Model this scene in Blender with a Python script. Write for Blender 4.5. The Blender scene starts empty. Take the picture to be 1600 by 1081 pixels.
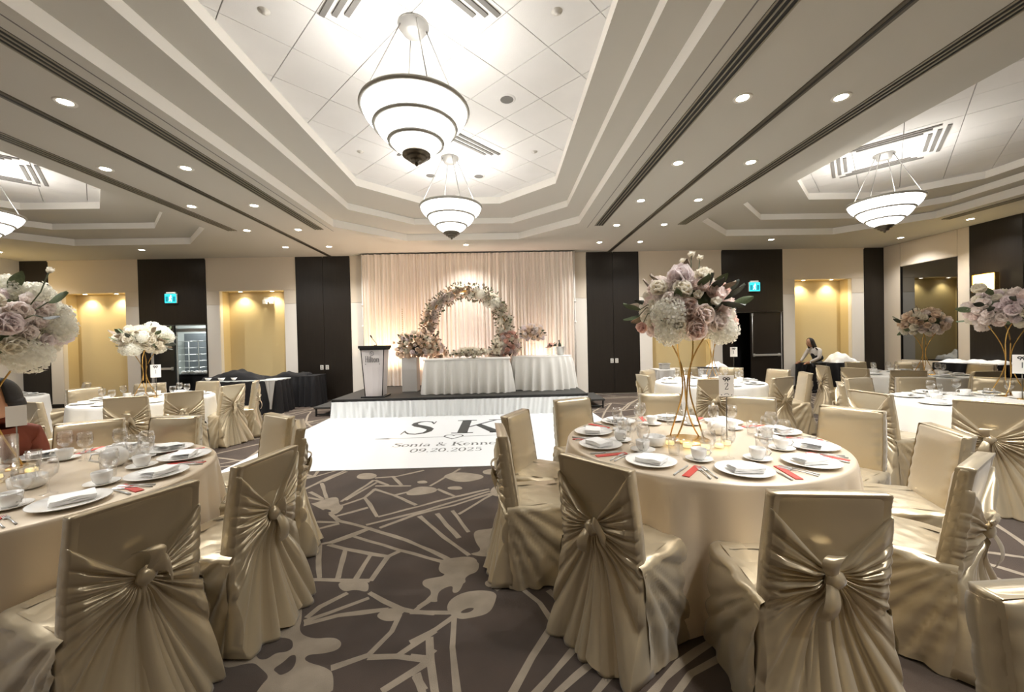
import bpy, math, random
from math import sin, cos, pi, radians as R, atan2, hypot
from mathutils import Vector, Matrix
rnd = random.Random(7)
S = bpy.context.scene
C = S.collection
# ------------------------------------------------------------------ camera, world, exposure
F, CX, CY = 620.0, 800.0, 540.5
cam_d = bpy.data.cameras.new('camera')
cam = bpy.data.objects.new('camera', cam_d); C.objects.link(cam); S.camera = cam
cam_d.sensor_fit = 'HORIZONTAL'; cam_d.sensor_width = 36.0
cam_d.lens = 36.0*F/1600.0; cam_d.clip_start = 0.05; cam_d.clip_end = 100
_d = Vector(((784-CX)/F, -(533-CY)/F, 1.0)).normalized()          # world +Y seen in camera axes (right, up, forward)
_u = Vector((sin(-0.022), cos(0.022), 0.0)); _u = (_u-_d*_u.dot(_d)).normalized()
_r = Vector((_u.y*_d.z-_u.z*_d.y, _u.z*_d.x-_u.x*_d.z, _u.x*_d.y-_u.y*_d.x))
cr = Vector((_r.x, _d.x, _u.x)); cu = Vector((_r.y, _d.y, _u.y)); cf = Vector((_r.z, _d.z, _u.z))
cam.matrix_world = Matrix(((cr.x, cu.x, -cf.x, 0), (cr.y, cu.y, -cf.y, 0), (cr.z, cu.z, -cf.z, 1.49), (0, 0, 0, 1)))
w = bpy.data.worlds.new('world'); S.world = w; w.use_nodes = True
w.node_tree.nodes['Background'].inputs[0].default_value = (1, .97, .92, 1)
w.node_tree.nodes['Background'].inputs[1].default_value = 0.05
vs = S.view_settings; vs.view_transform = 'Standard'; vs.look = 'None'; vs.gamma = 1; vs.use_curve_mapping = False
vs.exposure = 0.6
K_SPOT, K_PEND, K_BOWL, K_NICHE, K_UP = 124.0, 4.6, 5.6, 30.0, 95.0
# ------------------------------------------------------------------ materials
def lin(h):
    out = []
    for i in (0, 2, 4):
        c = int(h[i:i+2], 16)/255
        out.append(c/12.92 if c <= .04045 else ((c+.055)/1.055)**2.4)
    return (*out, 1)
def mat(name, hexc, rough=.6, metal=0., bump=0., bscale=60., var=0., vscale=4., sheen=0., emit=None, estr=0., spec=.5, stretch=None, trans=0.):
    m = bpy.data.materials.new(name); m.use_nodes = True
    nt = m.node_tree; b = nt.nodes['Principled BSDF']
    b.inputs['Base Color'].default_value = lin(hexc); b.inputs['Roughness'].default_value = rough
    b.inputs['Metallic'].default_value = metal; b.inputs['Specular IOR Level'].default_value = spec
    if sheen: b.inputs['Sheen Weight'].default_value = sheen
    if trans: b.inputs['Transmission Weight'].default_value = trans
    if emit:
        b.inputs['Emission Color'].default_value = lin(emit); b.inputs['Emission Strength'].default_value = estr
    if bump or var:
        tc = nt.nodes.new('ShaderNodeTexCoord'); src = tc.outputs['Object']
        if stretch:
            mp = nt.nodes.new('ShaderNodeMapping'); mp.inputs['Scale'].default_value = stretch
            nt.links.new(src, mp.inputs[0]); src = mp.outputs[0]
    if bump:
        n = nt.nodes.new('ShaderNodeTexNoise'); n.inputs['Scale'].default_value = bscale; n.inputs['Detail'].default_value = 4
        nt.links.new(src, n.inputs['Vector'])
        bp = nt.nodes.new('ShaderNodeBump'); bp.inputs['Strength'].default_value = bump; bp.inputs['Distance'].default_value = .02
        nt.links.new(n.outputs['Fac'], bp.inputs['Height']); nt.links.new(bp.outputs[0], b.inputs['Normal'])
    if var:
        n = nt.nodes.new('ShaderNodeTexNoise'); n.inputs['Scale'].default_value = vscale; n.inputs['Detail'].default_value = 5
        nt.links.new(src, n.inputs['Vector'])
        h = nt.nodes.new('ShaderNodeHueSaturation'); h.inputs['Color'].default_value = lin(hexc)
        mr = nt.nodes.new('ShaderNodeMapRange'); mr.inputs['From Min'].default_value = .3; mr.inputs['From Max'].default_value = .7
        mr.inputs['To Min'].default_value = 1-var; mr.inputs['To Max'].default_value = 1+var
        nt.links.new(n.outputs['Fac'], mr.inputs['Value']); nt.links.new(mr.outputs[0], h.inputs['Value'])
        nt.links.new(h.outputs[0], b.inputs['Base Color'])
    return m
def petal_mat(name, hexc):
    m = mat(name, hexc, .6, var=.05, vscale=20); nt = m.node_tree; b = nt.nodes['Principled BSDF']; o = nt.nodes['Material Output']
    t = nt.nodes.new('ShaderNodeBsdfTranslucent'); t.inputs[0].default_value = lin(hexc); mx = nt.nodes.new('ShaderNodeMixShader'); mx.inputs[0].default_value = .5
    nt.links.new(b.outputs[0], mx.inputs[1]); nt.links.new(t.outputs[0], mx.inputs[2]); nt.links.new(mx.outputs[0], o.inputs[0]); return m
def glass_mat(name, tint=(1, 1, 1, 1), base=.06):
    m = bpy.data.materials.new(name); m.use_nodes = True; nt = m.node_tree
    for n in list(nt.nodes): nt.nodes.remove(n)
    o = nt.nodes.new('ShaderNodeOutputMaterial'); mx = nt.nodes.new('ShaderNodeMixShader')
    t = nt.nodes.new('ShaderNodeBsdfTransparent'); t.inputs[0].default_value = tint
    g = nt.nodes.new('ShaderNodeBsdfGlossy'); g.inputs['Roughness'].default_value = .04
    lw = nt.nodes.new('ShaderNodeLayerWeight'); lw.inputs[0].default_value = .35
    mr = nt.nodes.new('ShaderNodeMapRange'); mr.inputs['To Min'].default_value = base; mr.inputs['To Max'].default_value = .5
    nt.links.new(lw.outputs['Facing'], mr.inputs['Value']); nt.links.new(mr.outputs[0], mx.inputs[0])
    nt.links.new(t.outputs[0], mx.inputs[1]); nt.links.new(g.outputs[0], mx.inputs[2]); nt.links.new(mx.outputs[0], o.inputs[0])
    return m
M = dict(
 ceil=mat('ceiling_paint', 'bfbbb1', .9, bump=.04, bscale=90), fascia=mat('fascia_paint', 'f8f4ec', .8), tile=mat('acoustic_tile', 'ebe9e6', .85, bump=.12, bscale=140, var=.02, vscale=3),
 tilegap=mat('tile_seam', '7d7a76', .9), slotdark=mat('slot_black', '16130f', .6), slotfin=mat('slot_fin', '8d8675', .5), track=mat('track_bronze', '5c564a', .5, .4),
 wallup=mat('cream_wall_vinyl', 'dfd2bf', .75, bump=.05, bscale=120), walllow=mat('pale_wall_vinyl', 'efe8dd', .7, bump=.05, bscale=120),
 darkwood=mat('dark_wood_panel', '1f1913', .38, var=.2, vscale=6, stretch=(6, 6, .4), bump=.03, bscale=30), darkdoor=mat('dark_door_paint', '241d17', .4), seam=mat('panel_seam', '0d0b09', .7),
 niche=mat('niche_yellow_paint', 'dfca98', .75), black=mat('black_paint', '0c0c0c', .55), blackcloth=mat('black_linen', '100e10', .85, bump=.2, bscale=200),
 ringmetal=mat('satin_nickel_ring', 'b3b0a8', .5, .25), metal=mat('brushed_nickel', 'b0aeaa', .4, .45), steel=mat('steel', 'c9c9c6', .32, .55), gold=mat('gold_metal', 'd9b065', .25, .9), bronze=mat('lamp_bronze', '6a6459', .35, .85),
 frost=mat('frosted_lamp_glass', 'f8f4ea', .5, emit='fffdfa', estr=K_BOWL), lens=mat('downlight_lens', 'ffffff', .5, emit='fff3df', estr=28), sconce=mat('sconce_shade', 'f4dfa0', .5, emit='ffd980', estr=7),
 carpet=mat('carpet_brown', '473a30', .95, bump=.5, bscale=420, var=.28, vscale=2.2, sheen=.15, spec=.15), vein=mat('carpet_taupe', '978a78', .95, bump=.5, bscale=420, var=.14, vscale=9, sheen=.15, spec=.15),
 dance=mat('white_vinyl', 'e4e7e8', .3), ink=mat('charcoal_ink', '2e302d', .5), inklight=mat('grey_ink', '5c5f5c', .5),
 satin=mat('champagne_satin', 'c6b799', .27, .56, bump=.03, bscale=26, sheen=.25, spec=.6), cloth=mat('champagne_tablecloth', 'd8c8b0', .34, .34, bump=.03, bscale=20, sheen=.2),
 white=mat('white_tablecloth', 'e3e1db', .7, bump=.03, bscale=30), skirt=mat('white_poly_skirt', 'dfe1e0', .6), china=mat('white_china', 'f6f4ef', .18), napkin=mat('white_napkin', 'faf9f6', .8, bump=.05, bscale=120),
 red=mat('red_paper', 'c4473a', .6), glass=glass_mat('clear_glass'), drape=mat('ivory_voile', 'f1e6da', .8), stage=mat('stage_carpet', '35332f', .8), stageedge=mat('stage_edge', '1c1c1b', .5),
 lect=mat('lectern_laminate', 'cfc8c6', .45), greybox=mat('grey_plinth', 'cfcdca', .6), mirror=mat('smoked_mirror', '77797a', .03, 1.0), exitgreen=mat('exit_teal', '25b9c2', .5, emit='2cc6d0', estr=.9), exitwhite=mat('exit_white', 'ffffff', .5, emit='eafdff', estr=1.0), exitdark=mat('exit_deep_teal', '137f8f', .5, emit='127c8c', estr=.6),
 plastic=mat('white_plastic', 'd8d4cb', .5), grey=mat('grey_cloth', 'a7a39c', .8), card=mat('card_paper', 'f3efe9', .7),
 rosep=petal_mat('rose_pink', 'fcefe9'), rosew=petal_mat('rose_ivory', 'faf5e9'), blush=petal_mat('blush_petal', 'fbf3ee'), hyd=petal_mat('hydrangea_white', 'f8f6ec'), lav=petal_mat('dusty_petal', 'faf1f0'), peach=petal_mat('peach_petal', 'f6e6d4'), coral=petal_mat('coral_petal', 'f8dbd0'),
 leaf=mat('leaf_green', '5f6d4c', .55, var=.2, vscale=12), leafd=mat('leaf_dark', '33382a', .5, var=.2, vscale=12), leafb=mat('leaf_taupe', '8a7963', .6, var=.2, vscale=12), stem=mat('stem_green', '5d6548', .6),
 skin=mat('skin', 'c99878', .55), hair=mat('dark_hair', '1a1513', .5, bump=.3, bscale=90, stretch=(8, 8, 1)), shirt=mat('white_shirt', 'e6ded4', .8, bump=.1, bscale=40), vest=mat('black_vest', '131214', .7), redtop=mat('rust_top', '7a3a24', .8, bump=.1, bscale=40), lip=mat('lip', '9a5246', .5),
 kwall=mat('kitchen_wall', 'b9bcb8', .6), kdark=mat('kitchen_grey', '54585a', .5),
)
# ------------------------------------------------------------------ mesh helpers
class MB:
    def __init__(s): s.v = []; s.f = []; s.m = []; s.sm = []
    def add(s, vs, fs, mi=0, smooth=False):
        o = len(s.v); s.v += [tuple(p) for p in vs]; s.f += [tuple(i+o for i in f) for f in fs]; s.m += [mi]*len(fs); s.sm += [smooth]*len(fs); return s
    def box(s, x0, x1, y0, y1, z0, z1, mi=0):
        return s.add([(x0, y0, z0), (x1, y0, z0), (x1, y1, z0), (x0, y1, z0), (x0, y0, z1), (x1, y0, z1), (x1, y1, z1), (x0, y1, z1)],
                     [(0, 3, 2, 1), (4, 5, 6, 7), (0, 1, 5, 4), (1, 2, 6, 5), (2, 3, 7, 6), (3, 0, 4, 7)], mi)
    def bbox(s, x0, x1, y0, y1, z0, z1, b=.01, mi=0):     # box with chamfered edges
        vs = []
        for (sx, sy, sz) in [(a, c, d) for d in (0, 1) for c in (0, 1) for a in (0, 1)]:
            X, Y, Z = (x0, x1)[sx], (y0, y1)[sy], (z0, z1)[sz]; dx, dy, dz = (b, -b)[sx], (b, -b)[sy], (b, -b)[sz]
            vs += [(X, Y+dy, Z+dz), (X+dx, Y, Z+dz), (X+dx, Y+dy, Z)]
        g = lambda a, c, d: 3*(a+2*c+4*d)
        fs = []
        for e in (0, 1):
            q = [g(e, 0, 0), g(e, 1, 0), g(e, 1, 1), g(e, 0, 1)]; fs.append(q if e else q[::-1])
            q = [g(0, e, 0)+1, g(1, e, 0)+1, g(1, e, 1)+1, g(0, e, 1)+1]; fs.append(q[::-1] if e else q)
            q = [g(0, 0, e)+2, g(1, 0, e)+2, g(1, 1, e)+2, g(0, 1, e)+2]; fs.append(q if e else q[::-1])
        for a in (0, 1):
            for c in (0, 1):
                i, j = g(a, c, 0), g(a, c, 1); fs.append((i, i+1, j+1, j))
                i, j = g(a, 0, c), g(a, 1, c); fs.append((i, i+2, j+2, j))
                i, j = g(0, a, c), g(1, a, c); fs.append((i+1, i+2, j+2, j+1))
                for d in (0, 1): i = g(a, c, d); fs.append((i, i+1, i+2))
        return s.add(vs, fs, mi)
    def lathe(s, prof, n=24, mi=0, c=(0, 0, 0), smooth=True, a0=0, a1=2*pi):
        full = abs(a1-a0-2*pi) < 1e-6; k = n if full else n+1; vs = []
        for i in range(k):
            a = a0+(a1-a0)*i/n
            for r, z in prof: vs.append((c[0]+r*cos(a), c[1]+r*sin(a), c[2]+z))
        m = len(prof); fs = []
        for i in range(n):
            j = (i+1) % k
            for q in range(m-1): fs.append((i*m+q, j*m+q, j*m+q+1, i*m+q+1))
        return s.add(vs, fs, mi, smooth)
    def tube(s, pts, r, n=8, mi=0, caps=True):
        pts = [Vector(p) for p in pts]; rs = r if isinstance(r, (list, tuple)) else [r]*len(pts); vs = []; fs = []
        up = Vector((0, 0, 1))
        for i, p in enumerate(pts):
            t = (pts[min(i+1, len(pts)-1)]-pts[max(i-1, 0)]).normalized()
            a = t.cross(up if abs(t.z) < .95 else Vector((1, 0, 0))).normalized(); b = t.cross(a)
            for k in range(n): vs.append(p+(a*cos(2*pi*k/n)+b*sin(2*pi*k/n))*rs[i])
        for i in range(len(pts)-1):
            for k in range(n): fs.append((i*n+k, i*n+(k+1) % n, (i+1)*n+(k+1) % n, (i+1)*n+k))
        if caps: fs.append(tuple(range(n))[::-1]); fs.append(tuple((len(pts)-1)*n+k for k in range(n)))
        return s.add(vs, fs, mi, True)
    def grid(s, rows, mi=0, smooth=True, closed=False):
        m = len(rows[0]); vs = [p for r in rows for p in r]; fs = []
        for i in range(len(rows)-1):
            for k in range(m if closed else m-1):
                k2 = (k+1) % m; fs.append((i*m+k, i*m+k2, (i+1)*m+k2, (i+1)*m+k))
        return s.add(vs, fs, mi, smooth)
    def prism(s, poly, z0, z1, mi=0):          # polygon in xy extruded in z
        n = len(poly); vs = [(x, y, z0) for x, y in poly]+[(x, y, z1) for x, y in poly]
        return s.add(vs, [tuple(range(n))[::-1], tuple(range(n, 2*n))]+[(i, (i+1) % n, n+(i+1) % n, n+i) for i in range(n)], mi)
    def xform(s, mtx, start=0):
        s.v[start:] = [tuple(mtx @ Vector(p)) for p in s.v[start:]]; return s
    def mesh(s, name, *mats):
        me = bpy.data.meshes.new(name); me.from_pydata(s.v, [], s.f)
        for m in mats: me.materials.append(m)
        me.polygons.foreach_set('material_index', s.m); me.polygons.foreach_set('use_smooth', s.sm); me.update(); return me
def obj(name, me, parent=None, loc=(0, 0, 0), rot=(0, 0, 0), sc=None):
    if isinstance(me, tuple): me = me[0].mesh(name, *me[1:])
    o = bpy.data.objects.new(name, me); C.objects.link(o); o.location = loc; o.rotation_euler = rot
    if sc: o.scale = (sc, sc, sc) if not isinstance(sc, tuple) else sc
    if parent: o.parent = parent
    return o
def tag(o, label, cat, group=None):
    o['label'] = label; o['category'] = cat
    if group: o['group'] = group
    return o
def thing(name, label, cat, loc=(0, 0, 0), rz=0, group=None):
    o = bpy.data.objects.new(name, None); C.objects.link(o); o.location = loc; o.rotation_euler = (0, 0, rz); o.empty_display_size = .1
    return tag(o, label, cat, group)
def struct(name, me, parent=None, **k):
    o = obj(name, me, parent, **k)
    if not parent: o['kind'] = 'structure'
    return o
def inst(parts, name, label, cat, loc, rz=0, group=None, sc=None):     # a thing built from shared part meshes
    t = thing(name, label, cat, loc, rz, group)
    if sc: t.scale = (sc, sc, sc)
    made = {}
    for p in parts: made[p[0]] = obj(p[0], p[1], made[p[2]] if len(p) > 2 else t)     # p[2]: the part this piece belongs to
    return t
def light(name, kind, loc, power, col=(1, .9, .75), size=.1, rot=(0, 0, 0), spot=None, blend=.6, parent=None):
    d = bpy.data.lights.new(name, kind); d.energy = power; d.color = col
    if kind == 'AREA': d.size = size
    else: d.shadow_soft_size = size
    if spot: d.spot_size = spot; d.spot_blend = blend
    o = bpy.data.objects.new(name, d); C.objects.link(o); o.location = loc; o.rotation_euler = rot
    if parent: o.parent = parent
    return o
# ------------------------------------------------------------------ floor with its woven vein pattern
def parse(t): return [[tuple(map(float, p.split(','))) for p in l.split(' ')] for l in t.split('|')]
VEINS="-1.11,3.22 -1.33,3.01 -1.39,2.99|-1.1,3.43 -0.78,3.63 -0.5,3.81 -0.16,4|-1.15,3.28 -0.71,3.54 -0.15,3.94|-1.02,3.22 -0.78,3.46 -0.47,3.62 -0.14,3.88|-1.11,3.22 -0.75,3 -0.42,2.74 -0.38,2.7|-1.19,3.1 -0.78,2.87 -0.42,2.68|-1.11,3.21 -1.19,3.1 -1.33,2.99|-0.74,3.42 -0.48,3.04 -0.26,2.76|-0.6,3.46 -0.36,3.01|-0.47,3.51 -0.29,3.1|-0.41,3.43 -0.13,3.85|-1.11,3.22 -1.41,3.38 -1.55,3.53|-1.11,3.43 -1.26,3.7 -1.36,3.87|-1.53,3.69 -1.36,3.87 -1.33,4.1|-1.56,3.79 -1.43,4.36|-1.53,3.82 -1.38,4.29|-1.47,3.47 -1.25,3.63|-1.35,4.1 -1.09,3.91 -0.82,3.65|-1.36,4.18 -0.98,4.15|-1.42,4.36 -1.23,4.19|-1.09,3.91 -0.97,3.99|-1.44,4.43 -1.21,4.46 -0.94,4.65|-1.26,4.48 -1.09,4.18|-0.69,4.04 -0.49,3.84|-0.78,4.13 -0.52,4.67|-1.4,2.99 -1.2,2.55|-1.17,2.9 -1.08,2.54|-0.96,2.83 -0.96,2.53|-0.77,2.85 -0.83,2.78 -0.86,2.5|-1.33,2.98 -1.17,2.9 -0.83,2.78 -0.77,2.85|-1.42,2.55 -1.2,2.54 -0.86,2.5|-1.4,3.35 -1.6,3.37|-1.39,3.33 -1.53,3.24|-1.98,4.32 -1.73,3.88|-1.98,4.07 -1.76,3.87|-1.98,4.36 -1.85,4.69|-2.08,4.12 -1.92,4.64|-1.94,3.92 -1.73,3.83|-1.46,2.61 -1.32,2.54 -1.07,2.52 -0.94,2.49|-0.83,2.38 -0.6,2.22 -0.52,2.2 -0.4,2.18|-0.59,2.18 -0.6,2.05 -0.67,1.9 -0.82,1.83|-0.67,1.89 -0.53,1.89 -0.4,1.86 -0.36,1.92|-0.53,1.89 -0.38,2.05|-0.38,1.84 -0.55,1.7|-0.42,1.77 -0.37,1.69|-0.96,2.39 -1.07,2.27 -1.1,2.18|-0.81,2.33 -0.99,2.22 -1.1,2.15|-0.67,2.23 -0.93,2.19 -1.09,2.13|-0.52,2.2 -0.46,2.28 -0.43,2.34|-0.54,2.19 -0.34,2.18 -0.24,2.18|-0.27,2.17 -0.38,2.05 -0.49,1.97|-0.29,2.15 -0.27,1.93 -0.22,1.66|-0.4,2 -0.37,1.85 -0.31,1.66|-0.47,1.88 -0.37,1.86|-0.45,1.77 -0.38,1.85|-0.42,1.78 -0.36,1.66|-0.5,2.23 -0.44,2.3|-0.07,2.36 -0.01,2.42 0.12,2.5|0.1,2.35 0.18,2.23 0.24,2.06 0.29,1.99 0.33,1.9|0.23,2.05 0.11,1.85 0.01,1.65|0.33,1.9 0.1,1.64|0.24,2.34 0.37,2.13|0.42,1.83 0.19,1.64|0.58,1.85 0.35,1.63|0.68,1.78 0.48,1.62|1.01,1.9 0.78,1.78 0.58,1.62|0.99,1.8 0.8,1.72 0.68,1.61|0.38,2.35 0.41,2.29"
BLOBS="-1.8,3.77 -1.72,3.9 -1.63,3.91 -1.55,3.72 -1.48,3.68 -1.48,3.5 -1.56,3.53 -1.67,3.63 -1.84,3.77|-0.98,4.03 -0.89,4.14 -0.7,4.08 -0.68,3.96 -0.81,3.9 -0.92,3.89 -0.98,3.92|-1.68,4.52 -1.65,4.62 -1.51,4.6 -1.43,4.5 -1.47,4.39 -1.63,4.42|-0.69,4.43 -0.58,4.57 -0.24,4.44 -0.23,4.3 -0.47,4.19 -0.65,4.36|-0.15,3.98 -0.08,4.11 -0.02,3.77 -0.14,3.83|-0.26,3.12 -0.15,3.14 -0.07,3.16 -0.08,2.73 -0.18,2.74 -0.27,2.78 -0.17,2.81 -0.23,2.94|-0.45,2.72 -0.22,2.76 -0.18,2.6 -0.22,2.54 -0.27,2.51 -0.25,2.43 -0.37,2.44 -0.38,2.53 -0.45,2.58 -0.45,2.69|-0.95,4.29 -0.86,4.31 -0.81,4.22 -0.92,4.21|-0.6,4.09 -0.46,4.11 -0.42,4 -0.57,4.01|-0.26,4.59 -0.08,4.65 -0.06,4.42 -0.24,4.44|-1.06,2.5 -0.96,2.53 -0.87,2.5 -0.83,2.38 -0.92,2.42 -0.98,2.4 -1.03,2.44|-0.72,2.19 -0.68,2.24 -0.56,2.22 -0.59,2.17 -0.6,2.13 -0.66,2.13 -0.71,2.16|-1.3,2.5 -1.13,2.2 -1.09,2.07 -0.99,2.02 -0.89,2.03 -0.83,1.99 -0.83,1.94 -0.9,1.92 -0.97,1.92 -0.97,1.88 -0.82,1.83 -0.78,1.77 -0.75,1.68 -1.09,1.7 -1.09,1.76 -1.08,1.8 -1.15,1.85 -1.21,1.89 -1.32,1.85 -1.36,1.91 -1.5,1.93 -1.39,1.96 -1.28,2.12 -1.3,2.25 -1.32,2.44|-0.34,2.28 -0.27,2.35 -0.16,2.37 -0.06,2.34 -0.07,2.25 -0.1,2.16 -0.19,2.13 -0.27,2.12 -0.34,2.19|-0.45,2.72 -0.19,2.71 -0.18,2.56 -0.26,2.52 -0.27,2.43 -0.29,2.35 -0.33,2.35 -0.33,2.43 -0.41,2.38 -0.41,2.3 -0.4,2.27 -0.46,2.28 -0.45,2.38 -0.52,2.43 -0.53,2.49 -0.47,2.51 -0.38,2.53|-0.14,2.45 -0.1,2.47 -0.07,2.43 -0.09,2.39 -0.13,2.4"
HOLES="-1.65,3.62 -1.62,3.63 -1.55,3.58 -1.58,3.54 -1.62,3.56|-1.3,2 -1.27,2.04 -1.11,2.04 -1.06,1.97 -1.08,1.94 -1.13,1.94 -1.15,1.9 -1.19,1.9 -1.24,1.95|-1.09,1.84 -1.06,1.88 -1.05,1.92 -1.02,1.92 -0.99,1.84 -1.03,1.8 -1.06,1.82|-0.27,2.17 -0.23,2.21 -0.18,2.21 -0.21,2.17"
def chaikin(p, n=2):
    for _ in range(n):
        q = []
        for i in range(len(p)):
            a, b = p[i], p[(i+1) % len(p)]
            q += [(a[0]*.75+b[0]*.25, a[1]*.75+b[1]*.25), (a[0]*.25+b[0]*.75, a[1]*.25+b[1]*.75)]
        p = q
    return p
fl = MB(); fl.add([(-12.6, -4.2, 0), (10.6, -4.2, 0), (10.6, 11.2, 0), (-12.6, 11.2, 0)], [(0, 1, 2, 3)], 0)
zc = [0]; zb = [0]
def vein(pts, wd):
    q = []
    for a, b in zip(pts[:-1], pts[1:]):
        n = max(1, int(hypot(b[0]-a[0], b[1]-a[1])/.12))
        q += [(a[0]+(b[0]-a[0])*i/n, a[1]+(b[1]-a[1])*i/n) for i in range(n)]
    q.append(pts[-1]); vs = []; zc[0] = (zc[0]+1) % 23; z = .0006+zc[0]*6e-6
    for i, p in enumerate(q):
        a, b = q[max(i-1, 0)], q[min(i+1, len(q)-1)]; l = hypot(b[0]-a[0], b[1]-a[1]) or 1
        nx, ny = -(b[1]-a[1])/l, (b[0]-a[0])/l; h = wd*rnd.uniform(.38, .6); j = rnd.uniform(-.12, .12)*wd
        vs += [(p[0]+nx*(h+j), p[1]+ny*(h+j), z), (p[0]-nx*(h-j), p[1]-ny*(h-j), z)]
    fl.add(vs, [(2*i, 2*i+1, 2*i+3, 2*i+2) for i in range(len(q)-1)], 1)
from mathutils.geometry import tessellate_polygon
def blob(p, mi=1, z=.00048):
    zb[0] += 1e-6 if zb[0] < 9e-5 else -9e-5; z += zb[0]
    p = chaikin(p); vs_ = [Vector((x, y, 0)) for x, y in p]
    fl.add([(x, y, z) for x, y in p], [tuple(t) for t in tessellate_polygon([vs_])], mi)
for l in parse(VEINS): vein(l, .036)
for b in parse(BLOBS): blob(b)
for b in parse(HOLES): blob(b, 0, .0009)
def traced(x, y): return -1.75 < x < 1.45 and 1.45 < y < 4.75
nodes = {}
for i in range(-16, 14):
    for j in range(-2, 14): nodes[i, j] = (i*.8+rnd.uniform(-.35, .35), j*.8+rnd.uniform(-.35, .35))
for (i, j), a in nodes.items():
    if rnd.random() < .3:
        n = 7; blob([(a[0]+rnd.uniform(.06, .22)*cos(2*pi*k/n), a[1]+rnd.uniform(.06, .22)*sin(2*pi*k/n)) for k in range(n)] if not traced(*a) else [(a[0], 12.0), (a[0]+.01, 12.0), (a[0], 12.01)])
    for d in ((1, 0), (0, 1), (1, 1), (1, -1), (2, 1), (1, 2)):
        b = nodes.get((i+d[0], j+d[1]))
        if not b or rnd.random() > .45: continue
        m_ = ((a[0]+b[0])/2, (a[1]+b[1])/2)
        if traced(*a) or traced(*b) or traced(*m_): continue
        vein([a, (m_[0]+rnd.uniform(-.06, .06), m_[1]+rnd.uniform(-.06, .06)), b], .038)
for i in range(len(fl.f)):                       # all faces look up
    f = fl.f[i]; a, b, c = (Vector(fl.v[k]) for k in f[:3])
    s_ = sum(fl.v[f[k]][0]*fl.v[f[(k+1) % len(f)]][1]-fl.v[f[(k+1) % len(f)]][0]*fl.v[f[k]][1] for k in range(len(f)))
    if s_ < 0: fl.f[i] = f[::-1]
struct('floor', (fl, M['carpet'], M['vein']))
# ------------------------------------------------------------------ ceiling: three bays, each with a stepped octagonal tray
ZC = 3.83
XL, XR, YB, YN = -12.45, 10.5, 10.65, -4.0
T1L, T1R = -4.48, 2.93
def octo(cx, hx, y0, y1, c):
    a, b = cx-hx, cx+hx
    return [(a+c, y0), (b-c, y0), (b, y0+c), (b, y1-c), (b-c, y1), (a+c, y1), (a, y1-c), (a, y0+c)]
ce = MB()
def ring(A, B, z, mi=0):   # flat ring between octagons, seen from below
    ce.add([(x, y, z) for x, y in A]+[(x, y, z) for x, y in B], [(i, 8+i, 8+(i+1) % 8, (i+1) % 8) for i in range(8)], mi)
def wallr(A, z0, z1, mi=1):
    ce.add([(x, y, z0) for x, y in A]+[(x, y, z1) for x, y in A], [(i, (i+1) % 8, 8+(i+1) % 8, 8+i) for i in range(8)], mi)
ZT = 1.49+2.735
BAYS = [(-8.18, XL, T1L), (-.78, T1L, T1R), (6.62, T1R, XR)]
INNER = []
def clip_half(poly, a, b):   # keep the left side of a->b
    out = []
    side = lambda p: (b[0]-a[0])*(p[1]-a[1])-(b[1]-a[1])*(p[0]-a[0])
    for i in range(len(poly)):
        p, q = poly[i], poly[(i+1) % len(poly)]; sp, sq = side(p), side(q)
        if sp >= 0: out.append(p)
        if (sp < 0) != (sq < 0):
            t = sp/(sp-sq); out.append((p[0]+(q[0]-p[0])*t, p[1]+(q[1]-p[1])*t))
    return out
for bi, (cx, xa, xb) in enumerate(BAYS):
    o1 = octo(cx-.06, 2.45, .25, 9.16, 1.18); o2 = octo(cx+.03, 2.03, 1.0, 8.42, 1.0); o3 = octo(cx+.09, 1.645, 1.85, 7.56, .93)
    x0, x1 = xa, xb
    r = [(x0, YN), (x1, YN), (x1, YN), (x1, YB), (x1, YB), (x0, YB), (x0, YB), (x0, YN)]
    ce.add([(x, y, ZC) for x, y in o1]+[(x0, YN, ZC), (x1, YN, ZC), (x1, YB, ZC), (x0, YB, ZC)],
           [(0, 1, 9, 8)[::-1], (1, 2, 9)[::-1], (2, 3, 10, 9)[::-1], (3, 4, 10)[::-1], (4, 5, 11, 10)[::-1], (5, 6, 11)[::-1], (6, 7, 8, 11)[::-1], (7, 0, 8)[::-1]], 0)
    wallr(o1, ZC, ZC+.148); ring(o1, o2, ZC+.148); wallr(o2, ZC+.148, ZC+.27); ring(o2, o3, ZC+.27); wallr(o3, ZC+.27, ZT+.03)
    ce.add([(x, y, ZT+.03) for x, y in o3], [tuple(range(8))[::-1]], 2); INNER.append(o3)
ceiling = struct('ceiling', (ce, M['ceil'], M['fascia'], M['tilegap']))
SP = .786/2**.5
for bi, o3 in enumerate(INNER):
    cx = BAYS[bi][0]+.09; e1, e2 = (1/2**.5, -1/2**.5), (1/2**.5, 1/2**.5)
    dx = BAYS[bi][0]+.78
    for i in range(-12, 13):
        for j in range(-12, 13):
            u0, v0 = i*SP-4.02/2**.5, j*SP+1.865/2**.5
            g = .004
            poly = [(dx+e1[0]*u+e2[0]*v, e1[1]*u+e2[1]*v) for u, v in ((u0+g, v0+g), (u0+SP-g, v0+g), (u0+SP-g, v0+SP-g), (u0+g, v0+SP-g))]
            for k in range(8):
                if poly: poly = clip_half(poly, o3[k], o3[(k+1) % 8])
            if len(poly) < 3: continue
            ar = abs(sum(poly[k][0]*poly[(k+1) % len(poly)][1]-poly[(k+1) % len(poly)][0]*poly[k][1] for k in range(len(poly))))/2
            if ar < .0003: continue
            obj('ceiling_tile', (MB().prism(poly, ZT+rnd.uniform(-.0012, .0012), ZT+.028), M['tile']), ceiling)
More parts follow.
